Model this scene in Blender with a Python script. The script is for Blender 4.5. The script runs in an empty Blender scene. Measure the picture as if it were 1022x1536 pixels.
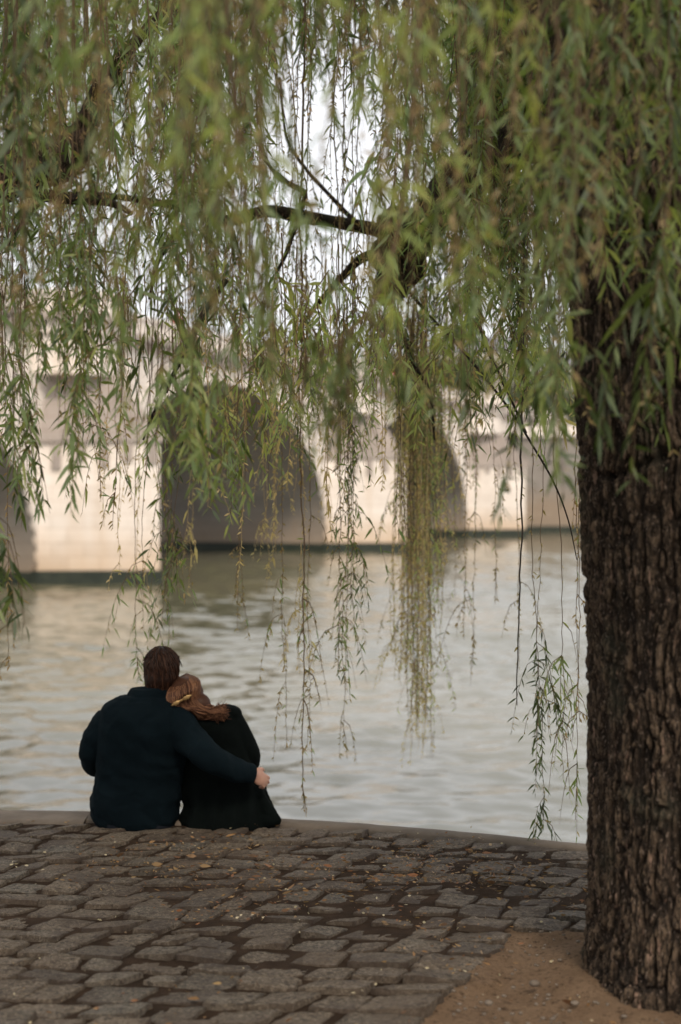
import bpy, bmesh, math, random
import numpy as np
from mathutils import Vector, Matrix

SC = bpy.context.scene
COL = SC.collection
rng = np.random.default_rng(7)
random.seed(7)
CAMH = 1.61
F = 2133.0
HOR = 735.0
WATER = -1.5

def P(px, py, D):
    """a point of the place, D metres in front of the camera's foot"""
    return np.array([(px - 511.0) / F * D, D, CAMH + (HOR - py) / F * D])

# ------------------------------------------------------------------ helpers
def tag(o, label=None, cat=None, group=None, kind=None):
    if label: o['label'] = label
    if cat: o['category'] = cat
    if group: o['group'] = group
    if kind: o['kind'] = kind
    return o

def empty(name, loc=(0, 0, 0), label=None, cat=None, group=None):
    o = bpy.data.objects.new(name, None)
    COL.objects.link(o)
    o.location = loc
    o.empty_display_size = 0.1
    return tag(o, label, cat, group)

def wloc(o):
    v = np.zeros(3)
    while o is not None:
        v += np.array(o.location)
        o = o.parent
    return v

def mesh_np(name, V, Q=None, T=None, mat=None, parent=None, smooth=True, matidx=None, attrs=None, origin=None):
    """V world verts (n,3); Q quads (m,4); T tris (k,3)"""
    V = np.asarray(V, dtype=np.float64)
    Q = np.zeros((0, 4), int) if Q is None or len(Q) == 0 else np.asarray(Q, int)
    T = np.zeros((0, 3), int) if T is None or len(T) == 0 else np.asarray(T, int)
    off = wloc(parent) if parent is not None else np.zeros(3)
    if origin is not None: org = np.array(origin, float)
    else: org = off
    me = bpy.data.meshes.new(name)
    me.vertices.add(len(V)); me.vertices.foreach_set('co', (V - org).astype(np.float32).ravel())
    nl = len(Q) * 4 + len(T) * 3
    me.loops.add(nl)
    me.loops.foreach_set('vertex_index', np.concatenate([Q.ravel(), T.ravel()]).astype(np.int32))
    me.polygons.add(len(Q) + len(T))
    ls = np.concatenate([np.arange(len(Q)) * 4, len(Q) * 4 + np.arange(len(T)) * 3]).astype(np.int32)
    me.polygons.foreach_set('loop_start', ls)
    me.polygons.foreach_set('use_smooth', np.full(len(Q) + len(T), bool(smooth)))
    mats = mat if isinstance(mat, (list, tuple)) else [mat]
    for m in mats:
        if m: me.materials.append(m)
    if matidx is not None: me.polygons.foreach_set('material_index', np.asarray(matidx, np.int32))
    me.update(calc_edges=True)
    if attrs:
        for k, a in attrs.items():
            at = me.attributes.new(k, 'FLOAT', 'POINT')
            at.data.foreach_set('value', np.asarray(a, np.float32))
    o = bpy.data.objects.new(name, me)
    COL.objects.link(o)
    if parent is not None: o.parent = parent
    o.location = org - off
    return o

class MB:
    """collects shapes in world coordinates into one mesh"""
    def __init__(s): s.v = []; s.q = []; s.t = []; s.n = 0
    def add(s, V, Q=None, T=None):
        V = np.asarray(V, float)
        if Q is not None and len(Q): s.q.append(np.asarray(Q, int) + s.n)
        if T is not None and len(T): s.t.append(np.asarray(T, int) + s.n)
        s.v.append(V); s.n += len(V)
    def grid(s, G, close_u=False, cap=False):
        """G (a,b,3)"""
        a, b = G.shape[:2]
        idx = np.arange(a * b).reshape(a, b)
        nb = b if close_u else b - 1
        i = idx[:-1][:, np.arange(nb)]; j = idx[:-1][:, (np.arange(nb) + 1) % b]
        k = idx[1:][:, (np.arange(nb) + 1) % b]; l = idx[1:][:, np.arange(nb)]
        Q = np.stack([i, j, k, l], -1).reshape(-1, 4)
        V = G.reshape(-1, 3); T = None
        if cap:
            V = np.vstack([V, G[0].mean(0), G[-1].mean(0)])
            c0, c1 = a * b, a * b + 1
            r = np.arange(b); r2 = (r + 1) % b
            T = np.vstack([np.stack([np.full(b, c0), idx[0][r2], idx[0][r]], -1),
                           np.stack([np.full(b, c1), idx[-1][r], idx[-1][r2]], -1)])
        s.add(V, Q, T)
    def box(s, lo, hi, M=None):
        lo = np.array(lo, float); hi = np.array(hi, float)
        c = np.array([[lo[0], lo[1], lo[2]], [hi[0], lo[1], lo[2]], [hi[0], hi[1], lo[2]], [lo[0], hi[1], lo[2]],
                      [lo[0], lo[1], hi[2]], [hi[0], lo[1], hi[2]], [hi[0], hi[1], hi[2]], [lo[0], hi[1], hi[2]]])
        if M is not None: c = M(c)
        s.add(c, [[0, 3, 2, 1], [4, 5, 6, 7], [0, 1, 5, 4], [1, 2, 6, 5], [2, 3, 7, 6], [3, 0, 4, 7]])
    def tube(s, path, rad, n=10, cap=True):
        s.grid(tube_grid(path, rad, n), close_u=True, cap=cap)
    def ell(s, c, r, R=None, nu=20, nv=12):
        th = np.linspace(0, 2 * math.pi, nu, endpoint=False); ph = np.linspace(0.05, math.pi - 0.05, nv)
        G = np.stack([np.outer(np.sin(ph), np.cos(th)), np.outer(np.sin(ph), np.sin(th)),
                      np.outer(-np.cos(ph), np.ones(nu))], -1) * np.array(r)
        if R is not None: G = G @ np.array(R).T
        s.grid(G + np.array(c), close_u=True, cap=True)
    def build(s, name, mat, parent=None, smooth=True, origin=None, attrs=None):
        V = np.vstack(s.v); Q = np.vstack(s.q) if s.q else None; T = np.vstack(s.t) if s.t else None
        return mesh_np(name, V, Q, T, mat, parent, smooth, origin=origin, attrs=attrs)

def resample(path, n):
    path = np.asarray(path, float)
    """Catmull-Rom through the points"""
    k = len(path)
    if k == 2:
        t = np.linspace(0, 1, n)[:, None]; return path[0] * (1 - t) + path[1] * t
    ext = np.vstack([2 * path[0] - path[1], path, 2 * path[-1] - path[-2]])
    u = np.linspace(0, k - 1 - 1e-6, n); i = u.astype(int); f = (u - i)[:, None]
    p0, p1, p2, p3 = ext[i], ext[i + 1], ext[i + 2], ext[i + 3]
    return 0.5 * ((2 * p1) + (-p0 + p2) * f + (2 * p0 - 5 * p1 + 4 * p2 - p3) * f ** 2 + (-p0 + 3 * p1 - 3 * p2 + p3) * f ** 3)

def tube_grid(path, rad, n=10):
    path = np.asarray(path, float); k = len(path)
    rad = np.broadcast_to(np.asarray(rad, float).reshape(-1) if np.ndim(rad) else rad, (k,))
    t = np.gradient(path, axis=0); t /= np.linalg.norm(t, axis=1)[:, None] + 1e-12
    up = np.array([0.0, 0, 1]) if abs(t[0][2]) < 0.8 else np.array([1.0, 0, 0])
    a = np.cross(t, up); a /= np.linalg.norm(a, axis=1)[:, None] + 1e-12
    b = np.cross(t, a)
    th = np.linspace(0, 2 * math.pi, n, endpoint=False)
    return path[:, None] + rad[:, None, None] * (a[:, None] * np.cos(th)[None, :, None] + b[:, None] * np.sin(th)[None, :, None])

# ------------------------------------------------------------------ noise
def _hash(ix, iy, iz, s=0):
    h = (ix.astype(np.int64) * 374761393 + iy.astype(np.int64) * 668265263 + iz.astype(np.int64) * 2147483647 // 7 + iz.astype(np.int64) * 1274126177 + s * 1442695041)
    h = h & 0xFFFFFFFF
    h = ((h ^ (h >> 13)) * 1274126177) & 0xFFFFFFFF
    h = ((h ^ (h >> 16)) * 2246822519) & 0xFFFFFFFF
    h = h ^ (h >> 15)
    return (h & 0xFFFFFF) / float(0xFFFFFF)

def vnoise(p, s=0):
    i = np.floor(p).astype(np.int64); f = p - i; f = f * f * (3 - 2 * f)
    r = 0
    for dx in (0, 1):
        wx = f[..., 0] if dx else 1 - f[..., 0]
        for dy in (0, 1):
            wy = f[..., 1] if dy else 1 - f[..., 1]
            for dz in (0, 1):
                wz = f[..., 2] if dz else 1 - f[..., 2]
                r = r + wx * wy * wz * _hash(i[..., 0] + dx, i[..., 1] + dy, i[..., 2] + dz, s)
    return r

def fbm(p, o=4, s=0):
    r = 0; a = 0.5; t = 0
    for k in range(o):
        r = r + a * vnoise(p * 2.03 ** k + k * 17.3, s + k); t += a; a *= 0.5
    return r / t

def cell(p, s=0):
    i = np.floor(p).astype(np.int64)
    d1 = np.full(p.shape[:-1], 9.0); d2 = d1.copy(); idv = np.zeros(p.shape[:-1])
    for dx in (-1, 0, 1):
        for dy in (-1, 0, 1):
            for dz in (-1, 0, 1):
                cx, cy, cz = i[..., 0] + dx, i[..., 1] + dy, i[..., 2] + dz
                q = np.stack([cx + _hash(cx, cy, cz, s + 1), cy + _hash(cx, cy, cz, s + 2), cz + _hash(cx, cy, cz, s + 3)], -1)
                d = np.linalg.norm(q - p, axis=-1)
                h = _hash(cx, cy, cz, s + 4)
                m = d < d1
                d2 = np.where(m, d1, np.minimum(d2, d)); idv = np.where(m, h, idv); d1 = np.where(m, d, d1)
    return d1, d2, idv

def sstep(a, b, x):
    t = np.clip((x - a) / (b - a), 0, 1); return t * t * (3 - 2 * t)

# ------------------------------------------------------------------ materials
class N:
    def __init__(s, name):
        s.m = bpy.data.materials.new(name); s.m.use_nodes = True
        s.nt = s.m.node_tree; s.nt.nodes.clear()
        s.out = s.nt.nodes.new('ShaderNodeOutputMaterial')
        s.b = s.nt.nodes.new('ShaderNodeBsdfPrincipled')
        s.nt.links.new(s.b.outputs[0], s.out.inputs[0])
        s.tc = s.nt.nodes.new('ShaderNodeTexCoord')
    def new(s, t, **kw):
        n = s.nt.nodes.new(t)
        for k, v in kw.items(): setattr(n, k, v)
        return n
    def link(s, a, b): s.nt.links.new(a, b)
    def noise(s, scale, detail=4, rough=0.55, vec=None, dist=0.0, stretch=None):
        n = s.new('ShaderNodeTexNoise'); n.inputs['Scale'].default_value = scale
        n.inputs['Detail'].default_value = detail; n.inputs['Roughness'].default_value = rough
        n.inputs['Distortion'].default_value = dist
        v = vec or s.tc.outputs['Object']
        if stretch:
            mp = s.new('ShaderNodeMapping'); mp.inputs['Scale'].default_value = stretch
            s.link(v, mp.inputs[0]); v = mp.outputs[0]
        s.link(v, n.inputs['Vector']); return n.outputs['Fac']
    def ramp(s, fac, stops):
        r = s.new('ShaderNodeValToRGB'); e = r.color_ramp.elements
        while len(e) < len(stops): e.new(0.5)
        for i, (p, c) in enumerate(stops):
            e[i].position = p; e[i].color = (c, c, c, 1) if np.isscalar(c) else (*c, 1)
        s.link(fac, r.inputs[0]); return r.outputs[0]
    def mix(s, fac, a, b, mode='MIX'):
        m = s.new('ShaderNodeMix', data_type='RGBA', blend_type=mode)
        for k, v in ((0, fac), (6, a), (7, b)):
            if hasattr(v, 'node'): s.link(v, m.inputs[k])
            elif k == 0: m.inputs[0].default_value = v
            else: m.inputs[k].default_value = (*v, 1) if len(v) == 3 else v
        return m.outputs[2]
    def bump(s, h, strength=0.5, dist=0.01):
        b = s.new('ShaderNodeBump'); b.inputs['Strength'].default_value = strength
        b.inputs['Distance'].default_value = dist; s.link(h, b.inputs['Height'])
        s.link(b.outputs[0], s.b.inputs['Normal']); return b
    def math(s, op, a, b=None):
        m = s.new('ShaderNodeMath', operation=op)
        for k, v in ((0, a), (1, b)):
            if v is None: continue
            if hasattr(v, 'node'): s.link(v, m.inputs[k])
            else: m.inputs[k].default_value = v
        return m.outputs[0]
    def sep(s, v=None):
        n = s.new('ShaderNodeSeparateXYZ'); s.link(v or s.tc.outputs['Object'], n.inputs[0]); return n.outputs
    def attr(s, name):
        a = s.new('ShaderNodeAttribute'); a.attribute_name = name; return a.outputs['Fac']
    def base(s, c):
        if hasattr(c, 'node'): s.link(c, s.b.inputs['Base Color'])
        else: s.b.inputs['Base Color'].default_value = (*c, 1)
    def set(s, **kw):
        for k, v in kw.items():
            i = s.b.inputs[k.replace('_', ' ')]
            if hasattr(v, 'node'): s.link(v, i)
            else: i.default_value = v
        return s

def simple(name, c1, c2, scale=8, rough=0.8, bump=0.3, bd=0.01, detail=5, stretch=None, spec=0.3):
    n = N(name); f = n.noise(scale, detail, stretch=stretch)
    n.base(n.mix(n.ramp(f, [(0.3, 0.0), (0.7, 1.0)]), c1, c2)); n.set(Roughness=rough)
    n.b.inputs['Specular IOR Level'].default_value = spec
    n.bump(n.noise(scale * 4, 4, stretch=stretch), bump, bd)
    return n.m

def leaf_mat(name, cols, trans=0.35, rough=0.5, spec=0.4, sat_noise=1.3, under=None):
    n = N(name)
    r = n.ramp(n.attr('rnd'), [(i / (len(cols) - 1), c) for i, c in enumerate(cols)])
    big = n.ramp(n.noise(sat_noise, 2), [(0.3, (0.75, 0.78, 0.7)), (0.7, (1.2, 1.18, 1.1))])
    c = n.mix(1.0, r, big, 'MULTIPLY')
    n.base(c); n.set(Roughness=rough); n.b.inputs['Specular IOR Level'].default_value = spec
    tr = n.new('ShaderNodeBsdfTranslucent'); ms = n.new('ShaderNodeMixShader'); ms.inputs[0].default_value = trans
    geo = n.new('ShaderNodeNewGeometry')
    if under: n.base(n.mix(geo.outputs['Backfacing'], c, n.mix(0.35, c, under)))
    c2 = n.mix(1.0, c, (1.5, 1.55, 0.9), 'MULTIPLY')
    n.link(c2, tr.inputs[0]); n.link(n.b.outputs[0], ms.inputs[1]); n.link(tr.outputs[0], ms.inputs[2])
    n.link(ms.outputs[0], n.out.inputs[0])
    return n.m

M = {}
def make_materials():
    # pale limestone of the bridge
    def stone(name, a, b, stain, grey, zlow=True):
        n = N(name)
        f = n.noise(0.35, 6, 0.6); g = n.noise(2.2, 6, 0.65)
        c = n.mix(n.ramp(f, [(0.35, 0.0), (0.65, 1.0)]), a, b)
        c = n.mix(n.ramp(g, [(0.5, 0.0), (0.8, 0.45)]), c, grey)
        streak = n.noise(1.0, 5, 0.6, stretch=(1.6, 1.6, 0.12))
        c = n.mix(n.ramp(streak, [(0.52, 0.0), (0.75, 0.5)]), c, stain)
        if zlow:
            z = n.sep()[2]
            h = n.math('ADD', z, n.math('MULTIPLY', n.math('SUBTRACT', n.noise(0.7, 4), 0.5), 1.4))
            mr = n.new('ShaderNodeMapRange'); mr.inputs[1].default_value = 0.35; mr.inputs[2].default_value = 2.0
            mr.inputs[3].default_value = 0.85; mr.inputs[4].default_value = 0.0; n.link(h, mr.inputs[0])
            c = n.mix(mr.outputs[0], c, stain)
        bk = n.new('ShaderNodeTexBrick'); bk.inputs['Scale'].default_value = 1.0; bk.inputs['Mortar Size'].default_value = 0.022; bk.inputs['Brick Width'].default_value = 1.15; bk.inputs['Row Height'].default_value = 0.46
        bk.inputs['Color1'].default_value = (1, 1, 1, 1); bk.inputs['Color2'].default_value = (0.88, 0.87, 0.86, 1); bk.inputs['Mortar'].default_value = (0.78, 0.74, 0.70, 1)
        sp = n.sep(); cb = n.new('ShaderNodeCombineXYZ'); n.link(n.math('ADD', sp[0], sp[1]), cb.inputs[0]); n.link(sp[2], cb.inputs[1]); n.link(cb.outputs[0], bk.inputs['Vector'])
        c = n.mix(0.75, c, n.mix(1.0, c, bk.outputs['Color'], 'MULTIPLY'))
        n.base(c); n.set(Roughness=0.9); n.b.inputs['Specular IOR Level'].default_value = 0.2
        n.bump(n.mix(0.5, n.noise(6, 6), n.noise(30, 3)), 0.5, 0.04)
        return n.m
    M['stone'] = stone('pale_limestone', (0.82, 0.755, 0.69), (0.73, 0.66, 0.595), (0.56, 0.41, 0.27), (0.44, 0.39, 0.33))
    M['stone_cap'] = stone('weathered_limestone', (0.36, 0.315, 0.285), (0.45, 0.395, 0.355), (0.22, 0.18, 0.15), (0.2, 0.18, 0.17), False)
    M['stone_shaded'] = stone('shaded_limestone', (0.22, 0.205, 0.185), (0.27, 0.245, 0.22), (0.30, 0.235, 0.175), (0.15, 0.145, 0.135))  # vault and embankment stone: their shade is put into a darker limestone colour
    M['algae'] = simple('wet_algae_stone', (0.015, 0.022, 0.017), (0.035, 0.042, 0.03), 2.5, 0.5, 0.5, 0.03)
    # granite setts
    n = N('granite_setts')
    rnd = n.attr('rnd')
    c = n.ramp(rnd, [(0, (0.125, 0.092, 0.060)), (0.3, (0.20, 0.152, 0.103)), (0.6, (0.16, 0.125, 0.088)), (0.8, (0.14, 0.128, 0.102)), (1, (0.235, 0.182, 0.125))])
    f = n.noise(9, 7, 0.65); g = n.noise(70, 5, 0.7)
    c = n.mix(n.ramp(f, [(0.3, 0.0), (0.72, 0.8)]), c, (0.075, 0.056, 0.040))
    c = n.mix(n.ramp(g, [(0.50, 0.0), (0.58, 0.6)]), c, (0.33, 0.265, 0.195))
    c = n.mix(n.ramp(n.noise(38, 5, 0.7), [(0.38, 0.85), (0.47, 0.0)]), c, (0.04, 0.03, 0.021))
    c = n.mix(n.ramp(n.noise(120, 3, 0.6), [(0.36, 0.8), (0.42, 0.0)]), c, (0.035, 0.026, 0.019))
    c = n.mix(n.ramp(n.noise(3.2, 5, 0.6), [(0.5, 0.0), (0.62, 0.5)]), c, (0.10, 0.068, 0.045))
    dirt = n.attr('dirt')
    c = n.mix(dirt, c, (0.052, 0.034, 0.023))
    n.base(c); n.set(Roughness=n.ramp(f, [(0.2, 0.55), (0.8, 0.85)])); n.b.inputs['Specular IOR Level'].default_value = 0.35
    n.bump(n.mix(0.35, n.noise(28, 9, 0.8), n.noise(140, 4, 0.7)), 1.0, 0.022)
    M['sett'] = n.m
    M['coping'] = simple('coping_stone', (0.11, 0.086, 0.066), (0.19, 0.152, 0.118), 6, 0.8, 0.6, 0.01, 7)
    M['quay'] = simple('quay_masonry', (0.16, 0.14, 0.12), (0.26, 0.22, 0.18), 2, 0.9, 0.6, 0.03)
    # soil
    n = N('packed_soil')
    f = n.noise(5, 8, 0.7); g = n.noise(60, 5, 0.7)
    c = n.mix(n.ramp(f, [(0.3, 0.0), (0.7, 1.0)]), (0.22, 0.14, 0.085), (0.36, 0.24, 0.15))
    c = n.mix(n.ramp(g, [(0.5, 0.0), (0.75, 0.6)]), c, (0.08, 0.045, 0.028))
    n.base(c); n.set(Roughness=0.95); n.b.inputs['Specular IOR Level'].default_value = 0.1
    n.bump(n.mix(0.5, n.noise(50, 9, 0.8), n.noise(200, 3)), 1.0, 0.03)
    c = n.mix(n.ramp(n.noise(110, 4, 0.7), [(0.58, 0.0), (0.64, 0.7)]), c, (0.30, 0.20, 0.13))
    c = n.mix(n.ramp(n.noise(45, 5, 0.7), [(0.36, 0.7), (0.44, 0.0)]), c, (0.05, 0.03, 0.02))
    M['soil'] = n.m
    jn = n.mix(n.ramp(n.noise(10, 7), [(0.3, 0.0), (0.7, 1.0)]), (0.04, 0.026, 0.017), (0.085, 0.054, 0.035))
    pm = n.math('ADD', n.attr('pit'), n.math('MULTIPLY', n.math('SUBTRACT', n.noise(9, 6, 0.7), 0.5), 1.5))
    n.base(n.mix(n.ramp(pm, [(0.4, 0.0), (0.7, 1.0)]), jn, c))
    M['joint'] = simple('joint_soil', (0.05, 0.033, 0.022), (0.10, 0.064, 0.042), 10, 0.95, 0.8, 0.01, 7, spec=0.1)
    # bark
    def bark(name, lo, mid, hi, sc=1.0):
        n = N(name)
        h = n.attr('ridge')
        c = n.ramp(h, [(0.0, lo), (0.55, mid), (1.0, hi)])
        f = n.noise(16 * sc, 6, 0.7, stretch=(1, 1, 0.35)); g = n.noise(90 * sc, 5, 0.75, stretch=(1, 1, 0.3))
        c = n.mix(n.ramp(f, [(0.4, 0.0), (0.75, 0.55)]), c, (0.085, 0.057, 0.04))
        c = n.mix(n.ramp(g, [(0.46, 0.0), (0.54, 0.85)]), c, (0.012, 0.009, 0.007))
        c = n.mix(n.ramp(n.noise(130 * sc, 3, 0.6, stretch=(1, 1, 0.4)), [(0.60, 0.0), (0.66, 0.7)]), c, (0.24, 0.18, 0.14))
        c = n.mix(n.ramp(n.noise(42 * sc, 4, 0.6, stretch=(1, 1, 0.18)), [(0.62, 0.0), (0.68, 0.85)]), c, (0.28, 0.18, 0.13))
        c = n.mix(n.ramp(n.noise(3.0 * sc, 4), [(0.56, 0.0), (0.75, 0.45)]), c, (0.07, 0.075, 0.05))
        n.base(c); n.set(Roughness=0.9); n.b.inputs['Specular IOR Level'].default_value = 0.2
        n.bump(n.mix(0.5, n.noise(60 * sc, 8, 0.8, stretch=(1, 1, 0.25)), n.noise(190 * sc, 4, stretch=(1, 1, 0.5))), 1.0, 0.012)
        return n.m
    M['bark'] = bark('willow_bark', (0.010, 0.007, 0.005), (0.046, 0.032, 0.021), (0.14, 0.098, 0.064))
    M['bark2'] = bark('limb_bark', (0.018, 0.014, 0.011), (0.045, 0.033, 0.026), (0.09, 0.066, 0.05), 1.5)
    M['cut'] = simple('sawn_wood', (0.24, 0.15, 0.08), (0.15, 0.09, 0.05), 12, 0.8, 0.5, 0.01)
    # foliage
    M['leaf'] = leaf_mat('willow_leaf', [(0.018, 0.032, 0.008), (0.06, 0.088, 0.022), (0.19, 0.235, 0.065), (0.20, 0.28, 0.14), (0.46, 0.46, 0.15)], 0.46, under=(0.34, 0.41, 0.29))
    M['leafy'] = leaf_mat('young_willow_leaf', [(0.34, 0.36, 0.15), (0.52, 0.44, 0.24), (0.52, 0.39, 0.22), (0.60, 0.50, 0.32)], 0.58)
    M['leafn'] = leaf_mat('fresh_willow_leaf', [(0.22, 0.26, 0.08), (0.38, 0.40, 0.13), (0.30, 0.38, 0.18), (0.52, 0.50, 0.20)], 0.55)
    M['catkin'] = leaf_mat('spent_catkin', [(0.24, 0.15, 0.08), (0.36, 0.25, 0.13), (0.30, 0.25, 0.12), (0.42, 0.30, 0.18)], 0.35)
    M['catkin_pale'] = leaf_mat('golden_catkin', [(0.50, 0.36, 0.20), (0.62, 0.47, 0.28), (0.54, 0.44, 0.25), (0.68, 0.53, 0.36)], 0.45)
    M['twig_pale'] = simple('golden_twig', (0.36, 0.25, 0.12), (0.46, 0.34, 0.17), 5, 0.6, 0.2, 0.002)
    M['twig'] = simple('willow_twig', (0.10, 0.055, 0.03), (0.16, 0.11, 0.055), 5, 0.6, 0.2, 0.002)
    M['twigd'] = simple('dark_twig', (0.035, 0.028, 0.02), (0.07, 0.052, 0.035), 5, 0.7, 0.2, 0.002)
    M['farleaf'] = leaf_mat('far_foliage', [(0.05, 0.075, 0.03), (0.09, 0.12, 0.05), (0.13, 0.15, 0.07)], 0.3, sat_noise=0.3)
    M['litter'] = leaf_mat('leaf_litter', [(0.28, 0.15, 0.06), (0.16, 0.08, 0.035), (0.36, 0.23, 0.11), (0.10, 0.055, 0.03), (0.24, 0.10, 0.045)], 0.1)
    M['palelitter'] = leaf_mat('pale_litter', [(0.4, 0.33, 0.22), (0.5, 0.42, 0.3)], 0.1)
    # people
    def skin(name, a, b):
        n = N(name); n.base(n.mix(n.ramp(n.noise(25, 5), [(0.35, 0.0), (0.7, 1.0)]), a, b))
        n.set(Roughness=0.5); n.b.inputs['Subsurface Weight'].default_value = 0.15
        n.b.inputs['Subsurface Radius'].default_value = (0.01, 0.004, 0.002)
        n.bump(n.noise(220, 4), 0.2, 0.002); return n.m
    M['skin'] = skin('skin', (0.50, 0.28, 0.20), (0.42, 0.22, 0.155))
    def knit(name, a, b, sc=260):
        n = N(name)
        w = n.new('ShaderNodeTexWave', wave_type='BANDS', bands_direction='Z'); w.inputs['Scale'].default_value = sc * 0.35
        w.inputs['Distortion'].default_value = 2.0; w.inputs['Detail'].default_value = 2.0
        n.link(n.tc.outputs['Object'], w.inputs[0])
        f = n.noise(7, 5); n.base(n.mix(n.ramp(f, [(0.3, 0.0), (0.7, 1.0)]), a, b)); n.set(Roughness=0.95)
        n.b.inputs['Specular IOR Level'].default_value = 0.1
        n.b.inputs['Sheen Weight'].default_value = 0.12
        n.b.inputs['Sheen Tint'].default_value = (*[min(1, x * 6) for x in b], 1)
        n.bump(n.mix(0.5, w.outputs['Fac'], n.noise(150, 4)), 0.7, 0.003); return n.m
    M['sweater'] = knit('navy_teal_knit', (0.0018, 0.0050, 0.0072), (0.0036, 0.0088, 0.012))
    M['coat'] = knit('black_green_wool', (0.0012, 0.0024, 0.0022), (0.0025, 0.0045, 0.004), 300)
    M['denim'] = simple('dark_denim', (0.008, 0.010, 0.014), (0.015, 0.017, 0.022), 30, 0.9, 0.4, 0.002, spec=0.1)
    M['shoe'] = simple('dark_leather', (0.02, 0.015, 0.012), (0.03, 0.022, 0.018), 20, 0.5, 0.2, 0.002)
    def hair(name, a, b, c):
        n = N(name); f = n.attr('rnd')
        col = n.ramp(f, [(0, a), (0.5, b), (1, c)])
        n.base(col); n.set(Roughness=0.5); n.b.inputs['Specular IOR Level'].default_value = 0.2
        n.b.inputs['Anisotropic'].default_value = 0.5
        return n.m
    M['hair_man'] = hair('dark_brown_hair', (0.012, 0.0052, 0.003), (0.030, 0.0125, 0.007), (0.068, 0.029, 0.016))
    M['hair_woman'] = hair('light_brown_hair', (0.042, 0.016, 0.008), (0.105, 0.043, 0.022), (0.25, 0.12, 0.06))
    n = N('gold_clip'); n.base((0.40, 0.25, 0.10)); n.set(Metallic=0.6, Roughness=0.38); n.bump(n.noise(120, 3), 0.4, 0.002); M['gold'] = n.m
    for k, c in dict(coral=(0.55, 0.09, 0.07), orange=(0.6, 0.26, 0.06), teal=(0.08, 0.30, 0.24), red=(0.5, 0.08, 0.08), white=(0.6, 0.6, 0.6), trouser=(0.03, 0.035, 0.05)).items():
        M['cloth_' + k] = simple('cloth_' + k, c, tuple(x * 0.8 for x in c), 10, 0.9, 0.3, 0.005)
    # town
    M['facade'] = simple('town_facade', (0.50, 0.44, 0.38), (0.42, 0.37, 0.32), 0.4, 0.9, 0.3, 0.02)
    M['slate'] = simple('slate_roof', (0.13, 0.135, 0.15), (0.18, 0.18, 0.19), 1, 0.6, 0.4, 0.03)
    M['glass'] = simple('window_glass', (0.03, 0.035, 0.04), (0.05, 0.055, 0.06), 1, 0.15, 0.05, 0.01, spec=0.5)
    M['gravel'] = simple('bank_gravel', (0.25, 0.22, 0.18), (0.32, 0.28, 0.23), 3, 0.95, 0.5, 0.02)
    # river
    n = N('river_water')
    n.base(n.mix(n.ramp(n.noise(0.08, 3), [(0.35, 0.0), (0.7, 1.0)]), (0.085, 0.088, 0.05), (0.145, 0.13, 0.072)))
    n.set(Roughness=0.02, IOR=2.0); n.b.inputs['Specular IOR Level'].default_value = 0.75
    n.bump(n.noise(11, 4, 0.6, stretch=(0.6, 1.5, 1)), 0.2, 0.02)
    M['water'] = n.m
make_materials()
# ================================================================== SETTING
def edge(x):
    x = np.asarray(x, float)
    xc = np.clip(x, -1.75, 3.0)
    y = 6.855 - 0.291 * xc - 0.083 * xc ** 2
    return y + np.where(x > 3.0, -0.789 * (x - 3.0), 0)

E1 = np.array([1.0, -0.10]); E1 /= np.linalg.norm(E1)
E2 = np.array([0.42, 0.91]); E2 /= np.linalg.norm(E2)
C0 = np.array([0.66, 5.17])           # corner of the tree pit
TR = np.array([1.175, 4.66])          # trunk centre

def to_ab(x, y):
    det = E1[0] * E2[1] - E1[1] * E2[0]
    dx, dy = x - C0[0], y - C0[1]
    return (dx * E2[1] - dy * E2[0]) / det, (-dx * E1[1] + dy * E1[0]) / det

def in_pit(x, y, m=0.0):
    a, b = to_ab(x, y)
    wob = 0.05 * np.sin(b * 9) + 0.03 * np.sin(b * 23 + 1)
    return (a > 0.0 - m + wob) & (a < 1.9 + m) & (b < 0.0 + m + 0.04 * np.sin(a * 11)) & (b > -1.75 - m)

def build_ground():
    # earth bed under the setts: fine in front of the camera, coarse further off
    xs = np.unique(np.concatenate([np.linspace(-40, -4, 19), np.linspace(-4, 4, 330), np.linspace(4, 30, 14)]))
    v = np.concatenate([np.linspace(0, 0.50, 26)[:-1], np.linspace(0.50, 1, 260)])
    X = np.repeat(xs[None], len(v), 0)
    E = edge(xs) - 0.035
    Y = -40 + (E[None] + 40) * (1 - (1 - v[:, None]) ** 1.0)
    # concentrate rows near the edge
    Y = np.where(v[:, None] < 0.5, -40 + 41.0 * v[:, None] / 0.5, 1.0 + (E[None] - 1.0) * (v[:, None] - 0.5) / 0.5)
    p = np.stack([X, Y, np.zeros_like(X)], -1)
    Z = -0.008 - 0.03 * sstep(0.22, 0.1, E[None] + 0.035 - Y) + 0.014 * (fbm(p * 7, 4, 3) - 0.5) + 0.006 * (fbm(p * 40, 3, 5) - 0.5)
    pit = in_pit(X, Y, -0.02)
    a, b = to_ab(X, Y)
    r = np.hypot(X - TR[0], Y - TR[1])
    edge_in = sstep(0, 0.10, np.minimum(a, -b))
    pz = -0.012 - 0.02 * edge_in + 0.05 * np.exp(-((r - 0.38).clip(0) / 0.16) ** 2) + 0.035 * (fbm(p * 5, 5, 9) - 0.5) + 0.014 * (fbm(p * 30, 4, 11) - 0.5)
    Z = np.where(pit, pz, Z)
    G = np.stack([X, Y, Z], -1)
    Q = MB(); Q.grid(G)
    a, b = to_ab(X, Y)
    m = np.minimum(np.minimum(a, -b), np.minimum(1.9 - a, b + 1.75))
    o = Q.build('ground', M['soil'], attrs={'pit': sstep(-0.16, 0.03, m).ravel()})
    tag(o, kind='structure')

def copw(x): return np.interp(x, [-1.5, -0.9, 0.0, 0.8], [0.26, 0.20, 0.13, 0.11])

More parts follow.
